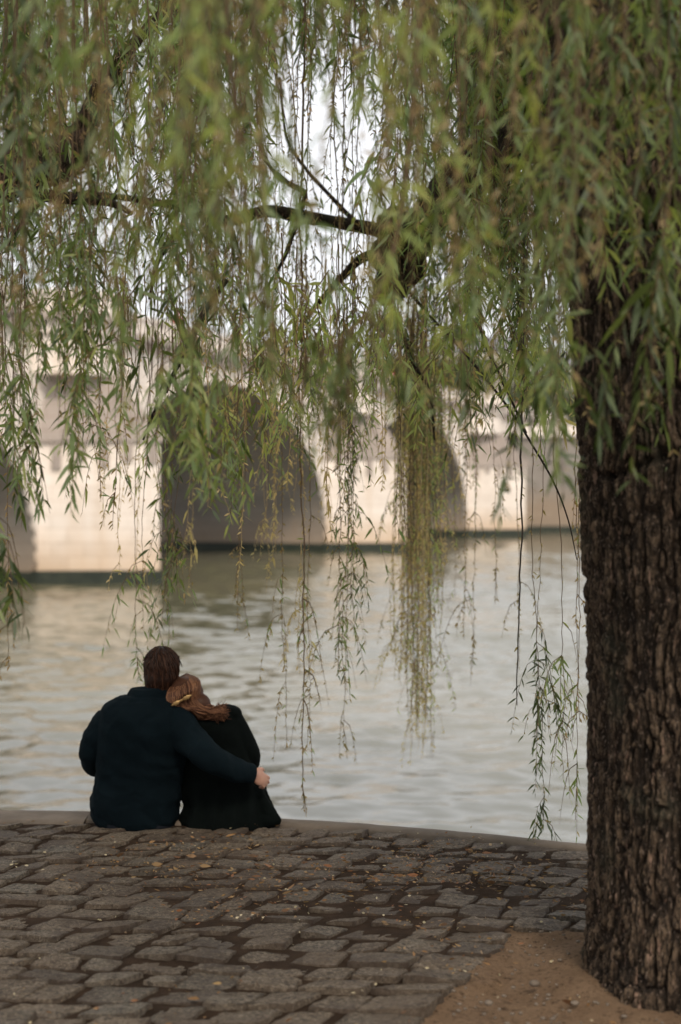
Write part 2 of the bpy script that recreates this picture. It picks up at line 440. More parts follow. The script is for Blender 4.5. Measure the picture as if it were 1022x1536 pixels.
def build_setts():
    Vs, Qs, rn, dr = [], [], [], []
    nn = 17; cnt = 0
    s = np.linspace(-1, 1, nn); s = np.sign(s) * np.abs(s) ** 0.6
    U, W = np.meshgrid(s, s)
    idx = np.arange(nn * nn).reshape(nn, nn)
    gq = np.stack([idx[:-1, :-1], idx[:-1, 1:], idx[1:, 1:], idx[1:, :-1]], -1).reshape(-1, 4)
    rad = (np.abs(U) ** 9 + np.abs(W) ** 9) ** (1 / 9)
    rr = random.Random(5)
    b = 0.0; row = 0
    rows = []
    # rows above the pit corner (b>0) and below
    bb = 0.0
    while bb < 3.2:
        h = rr.uniform(0.125, 0.17); rows.append((bb, h)); bb += h
    bb = 0.0
    while bb > -6.5:
        h = rr.uniform(0.13, 0.185); bb -= h; rows.append((bb, h))
    for (b0, h) in rows:
        a = -7.5 + rr.uniform(0, 0.25)
        widths = []
        if b0 < -0.01:      # border stones line up on the pit
            aa = 0.0; L = []
            while aa > -7.5:
                w = rr.uniform(0.13, 0.25) * (1.25 if aa > -0.05 else 1); aa -= w; L.append((aa, w))
            aa = 1.9
            while aa < 3.5:
                w = rr.uniform(0.13, 0.24); L.append((aa, w)); aa += w
            widths = L
        else:
            while a < 5:
                w = rr.uniform(0.13, 0.24); widths.append((a, w)); a += w
        for (a0, w) in widths:
            if in_pit(*(C0 + E1 * (a0 + w / 2) + E2 * (b0 + h / 2)), 0.0) and -1.7 < b0 and b0 < -0.01 and 0 <= a0 < 1.9:
                continue
            g = rr.uniform(0.002, 0.009)
            j = lambda k=0.020: rr.uniform(-k, k)
            cor = [(a0 + g + j(), b0 + g + j()), (a0 + w - g + j(), b0 + g + j()), (a0 + w - g + j(), b0 + h - g + j()), (a0 + g + j(), b0 + h - g + j())]
            cc_ = C0 + E1 * (a0 + w / 2) + E2 * (b0 + h / 2); wg = 0.016 * math.exp(-(((cc_[0] - 0.2) / .55) ** 2 + ((cc_[1] - 5.4) / .3) ** 2)) * rr.uniform(.5, 1.2)
            cor = [(x + (wg if i in (0, 3) else -wg), y + (wg if i < 2 else -wg)) for i, (x, y) in enumerate(cor)]
            C = np.array([C0 + E1 * x + E2 * y for x, y in cor])
            cen = C.mean(0)
            e = float(edge(cen[0])) - float(copw(cen[0]))
            if cen[1] > e - 0.02 or cen[1] < 0.8 or abs(cen[0]) > 4.6: continue
            C[:, 1] = np.minimum(C[:, 1], edge(C[:, 0]) - copw(C[:, 0]) - 0.006)
            # rounded outline: pull the corners in, differently for each stone
            rn_k = rr.uniform(0.0, 0.25); k = rn_k * 0.13
            Us = U * (1 - k * W ** 2 * np.abs(U)); Ws = W * (1 - k * U ** 2 * np.abs(W))
            ang = np.arctan2(W, U); ph1, ph2 = rr.uniform(0, 6.3), rr.uniform(0, 6.3)
            wob = 1 + rad ** 2 * (0.03 * np.sin(3 * ang + ph1) + 0.025 * np.sin(5 * ang + ph2) + 0.02 * np.sin(11 * ang + ph1 * 2) + 0.018 * np.sin(19 * ang + ph2 * 3))
            Us = Us * wob; Ws = Ws * wob
            fu, fw = (Us + 1) / 2, (Ws + 1) / 2
            XY = (C[0][None, None] * ((1 - fu) * (1 - fw))[..., None] + C[1] * (fu * (1 - fw))[..., None] + C[2] * (fu * fw)[..., None] + C[3] * ((1 - fu) * fw)[..., None])
            sink = rr.uniform(-0.009, 0.006)
            # worn, littered band through the middle of the quay sits lower
            worn = math.exp(-((cen[0] - 0.1) / 0.9) ** 2) * math.exp(-((cen[1] - 5.7) / 0.55) ** 2)
            sink -= 0.007 * worn
            tx, ty = rr.uniform(-.008, .008), rr.uniform(-.010, .006)
            Z = 0.004 + sink + tx * U + ty * W + 0.002 * (1 - rad ** 3)
            pp = np.stack([XY[..., 0], XY[..., 1], np.full_like(U, rr.uniform(0, 90))], -1)
            Z = Z + 0.011 * (fbm(pp * 11, 4, 2) - 0.5) + 0.010 * (fbm(pp * 50, 3, 4) - 0.5)
            top = rad < 0.86
            drop = sstep(0.94, 0.995, rad)
            Z = Z - drop * rr.uniform(0.004, 0.009)
            Z = np.where(rad > 0.99, -0.05, Z)
            V = np.dstack([XY, Z]).reshape(-1, 3)
            Vs.append(V); Qs.append(gq + cnt * nn * nn)
            r0 = rr.random(); rn.append(np.full(nn * nn, r0))
            dd = sstep(0.86, 1.0, rad) * 0.7 + 0.45 * sstep(0.5, 0.66, fbm(pp * 6, 3, 8)) + 0.35 * worn
            dr.append(np.clip(dd, 0, 1).ravel())
            cnt += 1
    o = mesh_np('cobblestone_paving', np.vstack(Vs), np.vstack(Qs), None, M['sett'], attrs={'rnd': np.concatenate(rn), 'dirt': np.concatenate(dr)})
    tag(o, kind='structure')

def build_quay_edge():
    rr = random.Random(11)
    mb = MB(); x = -14.0
    while x < 9:
        L = rr.uniform(0.55, 1.0)
        xs = np.linspace(x + 0.0005, x + L - 0.0005, 22); w_ = float(copw(x + L / 2))
        prof = [(-w_, -0.06), (-w_ + .004, -0.002), (-w_ + .015, 0.006), (-w_ * .7, 0.010), (-w_ * .4, 0.012), (-0.03, 0.010), (-0.004, 0.002), (0.012, -0.012), (0.016, -0.05), (0.014, -0.22), (0.0, -0.225)]
        dz = rr.uniform(-0.001, 0.001)
        G = np.array([[(xx, float(edge(xx)) + o_, z_ + dz) for (o_, z_) in prof] for xx in xs])
        G[..., 2] += 0.008 * (fbm(G * 9, 4, 6) - 0.5)
        G[..., 1] += 0.010 * (fbm(G * 6 + 5, 4, 6) - 0.5)
        mb.grid(G)
        for s, e in ((0, False), (-1, True)):
            g = G[s]; c = g.mean(0); V = np.vstack([g, c]); n = len(g)
            T = [[i, (i + 1), n] for i in range(n - 1)]
            mb.add(V, None, T)
        x += L
    tag(mb.build('quay_coping', M['coping']), kind='structure')
    mb = MB()
    xs = np.linspace(-40, 30, 180); zs = np.linspace(-0.22, -3.2, 40)
    X, Z = np.meshgrid(xs, zs); Y = edge(X) - 0.03
    p = np.stack([X / 0.7, Z * 0 + 1, Z / 0.38], -1)
    course = np.abs((Z / 0.36) % 1 - 0.5) * 2; Y = Y - 0.02 * sstep(0.88, 0.97, course) + 0.02 * (fbm(np.stack([X, Y, Z], -1) * 2, 4, 3) - 0.5)
    mb.grid(np.stack([X, Y, Z], -1))
    tag(mb.build('quay_wall', M['quay']), kind='structure')

def build_water():
    nr, nc = 1150, 640
    D = 6.0 * np.exp(np.linspace(0, 1, nr) ** 1.0 * math.log(75 / 6.0))
    D = np.concatenate([[2.5, 4.5], D, 75 * np.exp(np.linspace(0.05, 1, 60) * math.log(3000 / 75))])
    a = np.linspace(-0.62, 0.62, nc)
    X = D[:, None] * np.tan(a)[None]; Y = np.repeat(D[:, None], nc, 1)
    r = np.random.default_rng(3)
    Z = np.zeros_like(X); nx = 0
    fade_d = 1 / (1 + (D[:, None] / 95.0) ** 2)
    warpx = 1.2 * (fbm(np.stack([X * .25, Y * .25, X * 0], -1), 2, 1) - .5)
    warpy = 1.2 * (fbm(np.stack([X * .25 + 9, Y * .25, X * 0], -1), 2, 2) - .5)
    gust = 0.45 + 1.1 * fbm(np.stack([X * .10, Y * .05, X * 0], -1), 3, 7)
    cellw = D[:, None] * 0.0025
    for k in range(72):
        lam = 0.15 * (1.5 / 0.15) ** (r.random())
        th = r.normal(0.10, 0.5) + math.pi / 2
        kx, ky = 2 * math.pi / lam * math.cos(th), 2 * math.pi / lam * math.sin(th)
        slope = 0.0215 * (0.8 if lam < .3 else 1.15)
        amp = slope * lam / (2 * math.pi)
        res = sstep(2.2, 4.5, lam / cellw)
        ph = kx * (X + warpx) + ky * (Y + warpy) + r.uniform(0, 6.28)
        Z += amp * res * (np.sin(ph) + 0.18 * np.sin(2 * ph))
    Z = WATER + Z * gust * fade_d
    mb = MB(); mb.grid(np.stack([X, Y, Z], -1)[:, ::-1])
    tag(mb.build('river_water', M['water']), kind='structure')
    mb = MB(); mb.box((-300, 1, -5.2), (300, 500, -5.0))
    tag(mb.build('river_bed', M['quay'], smooth=False), kind='structure')

# ------------------------------------------------------------------ bridge
BT = np.array([0.352, 0.936]); BT /= np.linalg.norm(BT)
BN = np.array([BT[1], -BT[0]])
BO = np.array([-5.96, 46.9]) - 3.6 * BN
SPAN, HALF, BW = 26.2, 1.72, 13.0
ZC, ZP, ZS, ZK = 7.25, 8.12, WATER + 0.6, 6.1
def B(u, v, z):
    u, v, z = np.broadcast_arrays(np.asarray(u, float), np.asarray(v, float), np.asarray(z, float))
    return np.stack([BO[0] + u * BT[0] + v * BN[0], BO[1] + u * BT[1] + v * BN[1], z], -1)
def BM(c): return B(c[:, 0], c[:, 1], c[:, 2])

def prism(mb, poly, z0, z1):
    """poly list of (u,v) ccw or cw; closed prism in bridge space"""
    n = len(poly); p = np.array(poly, float)
    V = np.vstack([B(p[:, 0], p[:, 1], z0), B(p[:, 0], p[:, 1], z1)])
    Q = [[i, (i + 1) % n, n + (i + 1) % n, n + i] for i in range(n)]
    c0 = V[:n].mean(0); c1 = V[n:].mean(0); V = np.vstack([V, c0, c1])
    T = [[2 * n, (i + 1) % n, i] for i in range(n)] + [[2 * n + 1, n + i, n + (i + 1) % n] for i in range(n)]
    mb.add(V, Q, T)

def build_bridge():
    root = empty('stone_bridge', (*BO, WATER), 'pale stone arch bridge across the river, with pointed piers and a solid parapet', 'bridge')
    wall, under = MB(), MB()
    k0, k1 = -2, 3
    for k in range(k0, k1):
        uc = (k + 0.5) * SPAN; a = SPAN / 2 - HALF
        th = np.linspace(math.pi, 0, 49)
        ui = uc + a * np.cos(th); zi = ZS + (ZK - ZS) * np.sin(th)
        ui = np.concatenate([[ui[0]], ui, [ui[-1]]]); zi = np.concatenate([[WATER - 2.5], zi, [WATER - 2.5]])
        for v, flip in ((0, 1), (-BW, -1)):
            rows = np.linspace(0, 1, 7)[:, None]
            G = B(ui[None] + 0 * rows, v, zi[None] + (ZC - zi[None]) * rows)
            wall.grid(G[:, ::-1] if flip < 0 else G)
        vs = np.linspace(0, -BW, 12)
        G = B(ui[:, None] + 0 * vs[None], vs[None], zi[:, None] + 0 * vs[None])
        under.grid(G)
    for k in range(k0, k1 + 1):
        for v in (0, -BW):
            us = np.linspace(k * SPAN - HALF, k * SPAN + HALF, 5); zs = np.linspace(WATER - 2.5, ZC, 10)
            U, Z = np.meshgrid(us, zs); wall.grid(B(U, v, Z))
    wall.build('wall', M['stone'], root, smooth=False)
    under.build('vault', M['stone_shaded'], root)
    # voussoir rings
    for k in range(k0, k1):
        mb = MB(); uc = (k + 0.5) * SPAN; a = SPAN / 2 - HALF
        n = 41
        for i in range(n):
            t0 = math.pi * i / n + 0.004; t1 = math.pi * (i + 1) / n - 0.004
            w = 0.75 if i % 2 else 0.95
            pr = []
            for t, e in ((t0, 0), (t1, 0), (t1, w), (t0, w)):
                pr.append((uc + (a + e) * math.cos(t), ZS + (ZK - ZS + e) * math.sin(t)))
            pr = np.array(pr)
            pr[:, 0] = np.clip(pr[:, 0], uc - a - 0.9, uc + a + 0.9)
            V = np.vstack([B(pr[:, 0], 0.0 - 0.1, pr[:, 1]), B(pr[:, 0], 0.05, pr[:, 1])])
            mb.add(V, [[4, 5, 6, 7], [0, 1, 5, 4], [1, 2, 6, 5], [2, 3, 7, 6], [3, 0, 4, 7]])
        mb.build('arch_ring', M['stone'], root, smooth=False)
    # deck, cornice with corbels, parapets
    mb = MB(); mb.box((k0 * SPAN - 6, -BW + 0.35, ZC - 0.25), (k1 * SPAN + 12, -0.35, ZC - 0.05), BM)
    mb.build('deck', M['coping'], root, smooth=False)
    for v0, sg, nm in ((0.0, 1, 'parapet'), (-BW, -1, 'parapet')):
        mb = MB(); lo, hi = sorted((v0 + sg * 0.02, v0 - sg * 0.34))
        mb.box((k0 * SPAN - 6, lo, ZC + 0.12), (k1 * SPAN + 12, hi, ZP - 0.16), BM)
        lo, hi = sorted((v0 + sg * 0.09, v0 - sg * 0.42))
        mb.box((k0 * SPAN - 6, lo, ZP - 0.157), (k1 * SPAN + 12, hi, ZP), BM)
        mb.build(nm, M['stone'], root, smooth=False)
        mb = MB(); lo, hi = sorted((v0 + sg * 0.32, v0 - sg * 0.34))
        mb.box((k0 * SPAN - 6, lo, ZC - 0.12), (k1 * SPAN + 12, hi, ZC + 0.117), BM)
        u = k0 * SPAN - 5
        while u < k1 * SPAN + 10:
            lo, hi = sorted((v0 - sg * 0.05, v0 + sg * 0.26))
            mb.box((u, lo, ZC - 0.5), (u + 0.28, hi, ZC - 0.123), BM); u += 0.78
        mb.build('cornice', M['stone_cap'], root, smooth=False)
    # cutwaters
    rr = random.Random(3)
    for k in range(k0, k1):
        c = k * SPAN
        cutw = MB()
        n = 10
        base = [(-HALF, 0.0), (0.0, 3.6), (HALF, 0.0)]
        def tri(s, e=0.0, vb=-0.2):
            return [(c - HALF * s - e, vb), (c - HALF * s - e, 0.0 + e * 0.3), (c, 3.6 * s + e * 1.6), (c + HALF * s + e, 0.0 + e * 0.3), (c + HALF * s + e, vb)]
        # courses of blocks with a tiny joint
        z = WATER - 2.4; i = 0
        prism(cutw, tri(1.0), WATER - 2.4, 3.2)
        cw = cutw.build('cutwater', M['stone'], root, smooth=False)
        ft = MB(); prism(ft, tri(1.0, 0.07), WATER - 2.45, WATER + 0.46)
        prism(ft, [(c - HALF - 0.05, -BW - 0.05), (c + HALF + 0.05, -BW - 0.05), (c + HALF + 0.05, 0.04), (c - HALF - 0.05, 0.04)], WATER - 2.45, WATER + 0.42)
        ft.build('footing', M['algae'], cw, smooth=False)
        cap = MB()
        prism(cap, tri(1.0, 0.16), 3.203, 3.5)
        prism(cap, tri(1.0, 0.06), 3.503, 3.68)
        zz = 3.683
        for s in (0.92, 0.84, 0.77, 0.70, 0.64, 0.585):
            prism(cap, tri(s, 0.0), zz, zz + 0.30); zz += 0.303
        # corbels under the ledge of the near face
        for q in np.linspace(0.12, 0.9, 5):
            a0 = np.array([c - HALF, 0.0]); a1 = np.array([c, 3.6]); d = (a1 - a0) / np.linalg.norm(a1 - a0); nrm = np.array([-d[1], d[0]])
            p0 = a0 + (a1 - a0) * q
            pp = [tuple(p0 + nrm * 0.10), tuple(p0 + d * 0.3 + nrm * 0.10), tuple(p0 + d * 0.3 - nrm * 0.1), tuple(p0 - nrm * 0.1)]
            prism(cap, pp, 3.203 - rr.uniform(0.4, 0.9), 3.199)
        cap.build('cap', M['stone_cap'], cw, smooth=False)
        # half-round bastion above
        bs = MB()
        th = np.linspace(0, math.pi, 15)
        pol = lambda r, e=0: [(c + r * math.cos(t), -0.15 + r * math.sin(t) * 1.05) for t in th]
        prism(bs, pol(1.95), zz - 0.1, ZC - 0.52)
        prism(bs, pol(2.15), ZC - 0.517, ZC - 0.12)
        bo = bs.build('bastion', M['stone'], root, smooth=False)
        bc = MB(); prism(bc, pol(2.4), ZC - 0.117, ZC + 0.12); bc.build('ledge', M['stone_cap'], bo, smooth=False)
        bp = MB()
        for r0, r1, z0, z1 in ((1.9, 2.2, ZC + 0.123, ZP - 0.16), (1.82, 2.28, ZP - 0.157, ZP)):
            G = np.array([[B(c + r * math.cos(t), -0.15 + r * math.sin(t) * 1.05, zq) for (r, zq) in ((r1, z0), (r1, z1), (r0, z1), (r0, z0))] for t in th])
            bp.grid(G, close_u=True)
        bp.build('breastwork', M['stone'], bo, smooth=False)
    return root

# ------------------------------------------------------------------ far bank
def build_far_bank():
    mb = MB()
    mb.box((-400, 121, -4), (400, 122.2, 2.9)); mb.build('far_quay_wall', M['stone'], smooth=False)
    mb = MB(); mb.box((13.3, 107, -4), (300, 120.9, 5.6)); tag(mb.build('embankment', M['stone_shaded'], smooth=False), kind='structure')
    mb = MB(); mb.box((13.4, 106.8, -4), (300, 106.99, WATER + .4)); tag(mb.build('embankment_footing', M['algae'], smooth=False), kind='structure')
    mb = MB(); mb.box((13.35, 106.7, 5.603), (300, 107.4, 6.5)); tag(mb.build('embankment_parapet', M['stone'], smooth=False), kind='structure')
    tag(bpy.data.objects['far_quay_wall'], kind='structure')
    xs = np.linspace(-900, 900, 30); ys = np.array([121.5, 150, 200, 400, 900, 2500.0])
    X, Y = np.meshgrid(xs, ys); mb = MB(); mb.grid(np.stack([X, Y, 2.903 + 0 * X], -1))
    tag(mb.build('far_bank', M['gravel']), kind='structure')
    # town houses
    specs = [(-8.5, 9.5, 12.0, 4, 'cream town house at the left end of the row beyond the bridge'),
             (1.3, 8.2, 10.6, 3, 'lower cream town house second from the left beyond the bridge'),
             (9.8, 9.8, 12.8, 4, 'tall cream town house in the middle of the row beyond the bridge'),
             (19.9, 9.0, 11.4, 4, 'cream town house beyond the bridge just left of the big trunk')]
    for (x, w, h, nf, lab) in specs:
        z0 = 2.9; y0 = 152.0
        r = empty('town_house', (x + w / 2, y0 + 5, z0), lab, 'house', 'town houses on the far bank')
        mb = MB(); mb.box((x, y0, z0), (x + w, y0 + 10, z0 + h)); mb.build('wall', M['facade'], r, smooth=False)
        mb = MB(); mb.box((x - 0.25, y0 - 0.3, z0 + h + 0.003), (x + w + 0.25, y0 + 10.2, z0 + h + 0.35)); mb.build('cornice', M['stone'], r, smooth=False)
        rf = MB(); v = np.array([[x, y0, z0 + h + .353], [x + w, y0, z0 + h + .353], [x + w, y0 + 10, z0 + h + .353], [x, y0 + 10, z0 + h + .353],
                                [x + .5, y0 + 1.4, z0 + h + 2.4], [x + w - .5, y0 + 1.4, z0 + h + 2.4], [x + w - .5, y0 + 8.6, z0 + h + 2.4], [x + .5, y0 + 8.6, z0 + h + 2.4]])
        rf.add(v, [[0, 1, 5, 4], [1, 2, 6, 5], [2, 3, 7, 6], [3, 0, 4, 7], [4, 5, 6, 7]])
        ro = rf.build('roof', M['slate'], r, smooth=False)
        for cx in (0.2, 0.8):
            c = MB(); c.box((x + w * cx - .5, y0 + 4, z0 + h + 1.2), (x + w * cx + .5, y0 + 5, z0 + h + 3.6)); c.build('chimney', M['facade'], ro, smooth=False)
        fh = h / nf; nw = 4
        for f in range(nf):
            for q in range(nw):
                wx = x + w * (q + 0.5) / nw; wz = z0 + f * fh + fh * 0.28
                mb = MB(); mb.box((wx - .55, y0 - .06, wz), (wx + .55, y0 + .05, wz + fh * .55))
                wi = mb.build('window', M['glass'], r, smooth=False)
                mb = MB()
                mb.box((wx - .68, y0 - .12, wz - .12), (wx + .68, y0 - .063, wz - .003)); mb.box((wx - .04, y0 - .1, wz), (wx + .04, y0 - .063, wz + fh * .55))
                mb.box((wx - .68, y0 - .1, wz), (wx - .553, y0 + .02, wz + fh * .55)); mb.box((wx + .553, y0 - .1, wz), (wx + .68, y0 + .02, wz + fh * .55))
                mb.build('frame', M['stone'], wi, smooth=False)
    # trees on the far bank
    rr = np.random.default_rng(12)
    tl = [(-13, 128, 10.5, 'round green tree on the far bank left of the cream houses'), (-2.0, 130, 12.0, 'wide green tree in front of the leftmost cream house'),
          (5.0, 127, 10.6, 'green tree on the far bank seen behind the yellowish hanging willow strands'), (11.5, 131, 12.2, 'tall green tree in front of the tallest cream house'),
          (18.0, 128, 10.3, 'low green tree on the far bank just left of the big trunk'), (-30, 140, 12, 'green tree on the far bank behind the bridge, furthest left')]
    for (x, y, h, lab) in tl:
        z0 = 2.9
        r = empty('bank_tree', (x, y, z0), lab, 'tree', 'trees on the far bank')
        mb = MB(); mb.tube(resample([(x, y, z0 - .1), (x + .1, y, z0 + h * .3), (x - .1, y, z0 + h * .7)], 12), np.linspace(.32, .08, 12), 10)
        for q in range(6):
            a = q * 1.05; s = z0 + h * (.3 + .07 * q)
            mb.tube(resample([(x, y, s), (x + 1.2 * math.cos(a), y + 1.2 * math.sin(a), s + 1), (x + 2.4 * math.cos(a), y + 2.4 * math.sin(a), s + 1.6)], 8), np.linspace(.13, .03, 8), 6)
        mb.build('trunk', M['bark2'] if False else M['twigd'], r)
        ncl = 60
        cc = rr.normal(size=(ncl, 3)); cc /= np.linalg.norm(cc, axis=1)[:, None]
        cc = cc * (rr.random((ncl, 1)) ** .4) * np.array([3.6, 3.2, h * .36]) + np.array([x, y, z0 + h * .63])
        n = 5200
        ci = rr.integers(0, ncl, n)
        b = cc[ci] + rr.normal(size=(n, 3)) * 0.55
        d = rr.normal(size=(n, 3)); d /= np.linalg.norm(d, axis=1)[:, None]
        V, Q, T = leaves(b, d, rr.uniform(.25, .45, n), rr.uniform(.09, .16, n), rr)
        mesh_np('crown', V, Q, T, M['farleaf'], r, attrs={'rnd': np.repeat(rr.random(ncl)[ci] * .6 + rr.random(n) * .4, 6)})

def leaves(b, d, L, w, r, droop=0.15):
    """n leaves: base b, unit direction d, length L, half width w -> 6 verts each"""
    n = len(b)
    side = r.normal(size=(n, 3)); side -= (side * d).sum(1)[:, None] * d; side /= np.linalg.norm(side, axis=1)[:, None] + 1e-9
    up = np.cross(side, d)
    L = L[:, None]; w = w[:, None]
    g = np.array([0, 0, -1.0]) * droop
    V = np.empty((n, 6, 3))
    V[:, 0] = b
    m1 = b + d * L * .32 + up * L * .03 + g * L * .1; m2 = b + d * L * .66 + g * L * .4
    V[:, 1] = m1 - side * w; V[:, 2] = m1 + side * w
    V[:, 3] = m2 - side * w * .72; V[:, 4] = m2 + side * w * .72
    V[:, 5] = b + d * L - up * L * .05 + g * L
    i = np.arange(n)[:, None] * 6
    Q = i + np.array([[1, 2, 4, 3]]); T = np.vstack([i + np.array([[0, 2, 1]]), i + np.array([[3, 4, 5]])])
    return V.reshape(-1, 3), Q, T

# ------------------------------------------------------------------ sky, sun, camera
def build_sky():
    w = bpy.data.worlds.new('World'); SC.world = w; w.use_nodes = True
    nt = w.node_tree; nt.nodes.clear()
    out = nt.nodes.new('ShaderNodeOutputWorld')
    sky = nt.nodes.new('ShaderNodeTexSky'); sky.sky_type = 'NISHITA'; sky.sun_disc = False
    sky.sun_elevation = math.radians(SUN_EL); sky.sun_rotation = math.radians(SUN_AZ)
    sky.dust_density = 3.0; sky.air_density = 1.2
    bg = nt.nodes.new('ShaderNodeBackground'); bg.inputs[1].default_value = 0.12
    nt.links.new(sky.outputs[0], bg.inputs[0])
    tc = nt.nodes.new('ShaderNodeTexCoord'); mp = nt.nodes.new('ShaderNodeMapping'); mp.inputs['Scale'].default_value = (1, 1, 3.0)
    no = nt.nodes.new('ShaderNodeTexNoise'); no.inputs['Scale'].default_value = 2.2; no.inputs['Detail'].default_value = 6
    nt.links.new(tc.outputs['Generated'], mp.inputs[0]); nt.links.new(mp.outputs[0], no.inputs['Vector'])
    r = nt.nodes.new('ShaderNodeValToRGB'); r.color_ramp.elements[0].position = 0.3; r.color_ramp.elements[0].color = (0.68, 0.68, 0.71, 1)
    r.color_ramp.elements[1].position = 0.7; r.color_ramp.elements[1].color = (0.93, 0.915, 0.915, 1)
    nt.links.new(no.outputs['Fac'], r.inputs[0])
    cl = nt.nodes.new('ShaderNodeBackground'); cl.inputs[1].default_value = SKY_CLOUD; nt.links.new(r.outputs[0], cl.inputs[0])
    mx = nt.nodes.new('ShaderNodeMixShader'); mx.inputs[0].default_value = 0.86
    nt.links.new(bg.outputs[0], mx.inputs[1]); nt.links.new(cl.outputs[0], mx.inputs[2]); nt.links.new(mx.outputs[0], out.inputs[0])

def build_sun():
    l = bpy.data.lights.new('sun', 'SUN'); l.energy = SUN_E; l.angle = math.radians(SUN_ANG); l.color = (1.0, 0.88, 0.74)
    o = bpy.data.objects.new('sun', l); COL.objects.link(o)
    el, az = math.radians(SUN_EL), math.radians(SUN_AZ)   # azimuth clockwise from +Y
    d = Vector((math.sin(az) * math.cos(el), math.cos(az) * math.cos(el), math.sin(el)))
    o.rotation_euler = d.to_track_quat('Z', 'Y').to_euler(); o.location = d * 60

def build_camera():
    c = bpy.data.cameras.new('camera'); o = bpy.data.objects.new('camera', c); COL.objects.link(o)
    c.sensor_fit = 'VERTICAL'; c.sensor_height = 36.0; c.lens = 50.0 * F / 2133.3
    o.location = (0, 0, CAMH)
    o.rotation_euler = (math.radians(90) - math.atan((768 - HOR) / F), 0, 0)
    c.clip_start = 0.05; c.clip_end = 5000
    c.dof.use_dof = True; c.dof.focus_distance = 5.9; c.dof.aperture_fstop = 1.7
    c.dof.aperture_blades = 0
    SC.camera = o
    SC.view_settings.view_transform = 'Standard'; SC.view_settings.look = 'None'
    SC.view_settings.exposure = 0.56; SC.view_settings.gamma = 1.0
SUN_EL, SUN_AZ, SUN_E, SUN_ANG, SKY_CLOUD = 46.0, 165.0, 2.0, 12.0, 0.98
# ================================================================== WILLOWS
def bark_height(p, sc=1.0, th=None):
    """p: points on the trunk surface. 0 = furrow, 1 = ridge top"""
    q = p.copy()
    q[..., 0] = p[..., 0] / (0.036 * sc); q[..., 1] = p[..., 1] / (0.036 * sc); q[..., 2] = p[..., 2] / (0.36 * sc)
    w = np.stack([fbm(p * 7 / sc, 3, 21), fbm(p * 7 / sc + 31, 3, 22), fbm(p * 5 / sc + 77, 3, 23)], -1) - 0.5
    q = q + w * np.array([1.5, 1.5, 1.6]) + 0.9 * (np.stack([fbm(p * np.array([30, 30, 9]) / sc, 3, 51), fbm(p * np.array([30, 30, 9]) / sc + 9, 3, 52), p[..., 0] * 0 + .5], -1) - .5)
    d1, d2, idv = cell(q, 5)
    plate = sstep(0.0, 0.30, d2 - d1)
    q2 = p.copy(); q2[..., :2] = p[..., :2] / (0.014 * sc); q2[..., 2] = p[..., 2] / (0.06 * sc); q2 = q2 + w * 2.0
    e1, e2, id2 = cell(q2, 9)
    small = sstep(0.0, 0.4, e2 - e1)
    rd = 1 - np.abs(2 * fbm(np.stack([p[..., 0] * 24, p[..., 1] * 24, p[..., 2] * 5], -1) / sc + w * 2, 4, 31) - 1)
    h = plate * (0.38 + 0.35 * idv) + 0.25 * small * (0.4 + 0.6 * plate) + 0.45 * (rd - 0.5) + 0.14 * id2 * plate
    return np.clip(h, -0.1, 1.25)

def build_trunk(root):
    nth, nz = 620, 900
    z = np.concatenate([np.linspace(-0.10, 3.4, nz)])
    zk = np.array([-0.1, 0.0, 0.12, 0.3, 0.6, 1.2, 1.9, 2.4, 2.9, 3.4])
    rk = np.array([0.395, 0.380, 0.366, 0.360, 0.356, 0.352, 0.358, 0.37, 0.385, 0.36])
    cx = np.interp(z, [0, 0.6, 1.2, 1.9, 2.6, 3.4], [1.20, 1.192, 1.172, 1.132, 1.10, 1.09])
    cy = np.interp(z, [0, 1.9, 3.4], [4.66, 4.68, 4.78])
    r0 = np.interp(z, zk, rk)
    th = np.linspace(0, 2 * math.pi, nth, endpoint=False)
    TH, Z = np.meshgrid(th, z)
    flare = np.exp(-((Z + 0.1) / 0.26).clip(0) ** 1.3)
    lob = 0.5 + 0.5 * np.cos(5 * TH + 0.7) * 1.0
    lob2 = 0.5 + 0.5 * np.cos(9 * TH + 2.0)
    R = r0[:, None] * (1 + 0.035 * np.sin(3 * TH + 0.6 + Z * 0.5) + 0.02 * np.sin(7 * TH - Z * 1.3)) + flare * (0.05 * lob + 0.03 * lob2) * (1 + 0.3 * np.cos(TH))
    # shallow flutes running up the stem
    R = R - 0.012 * sstep(0.5, 1.0, np.sin(6 * TH + 1.2 * np.sin(Z * 1.1)))
    P0 = np.stack([cx[:, None] + R * np.cos(TH), cy[:, None] + R * np.sin(TH), Z], -1)
    h = bark_height(P0)
    # a healed ring where a limb was once taken off
    ring = np.exp(-((Z - 1.70 - 0.05 * np.sin(3 * TH)) / 0.014) ** 2)
    fine = fbm(P0 * np.array([60, 60, 22]), 4, 41) - 0.5
    R2 = R + 0.030 * (h - 0.55) + 0.012 * fine - 0.02 * ring
    G = np.stack([cx[:, None] + R2 * np.cos(TH), cy[:, None] + R2 * np.sin(TH), Z], -1)
    mb = MB(); mb.grid(G, close_u=True)
    mb.build('trunk', M['bark'], root, attrs={'ridge': np.clip(h + 0.3 * fine - 0.5 * ring, 0, 1).ravel()})

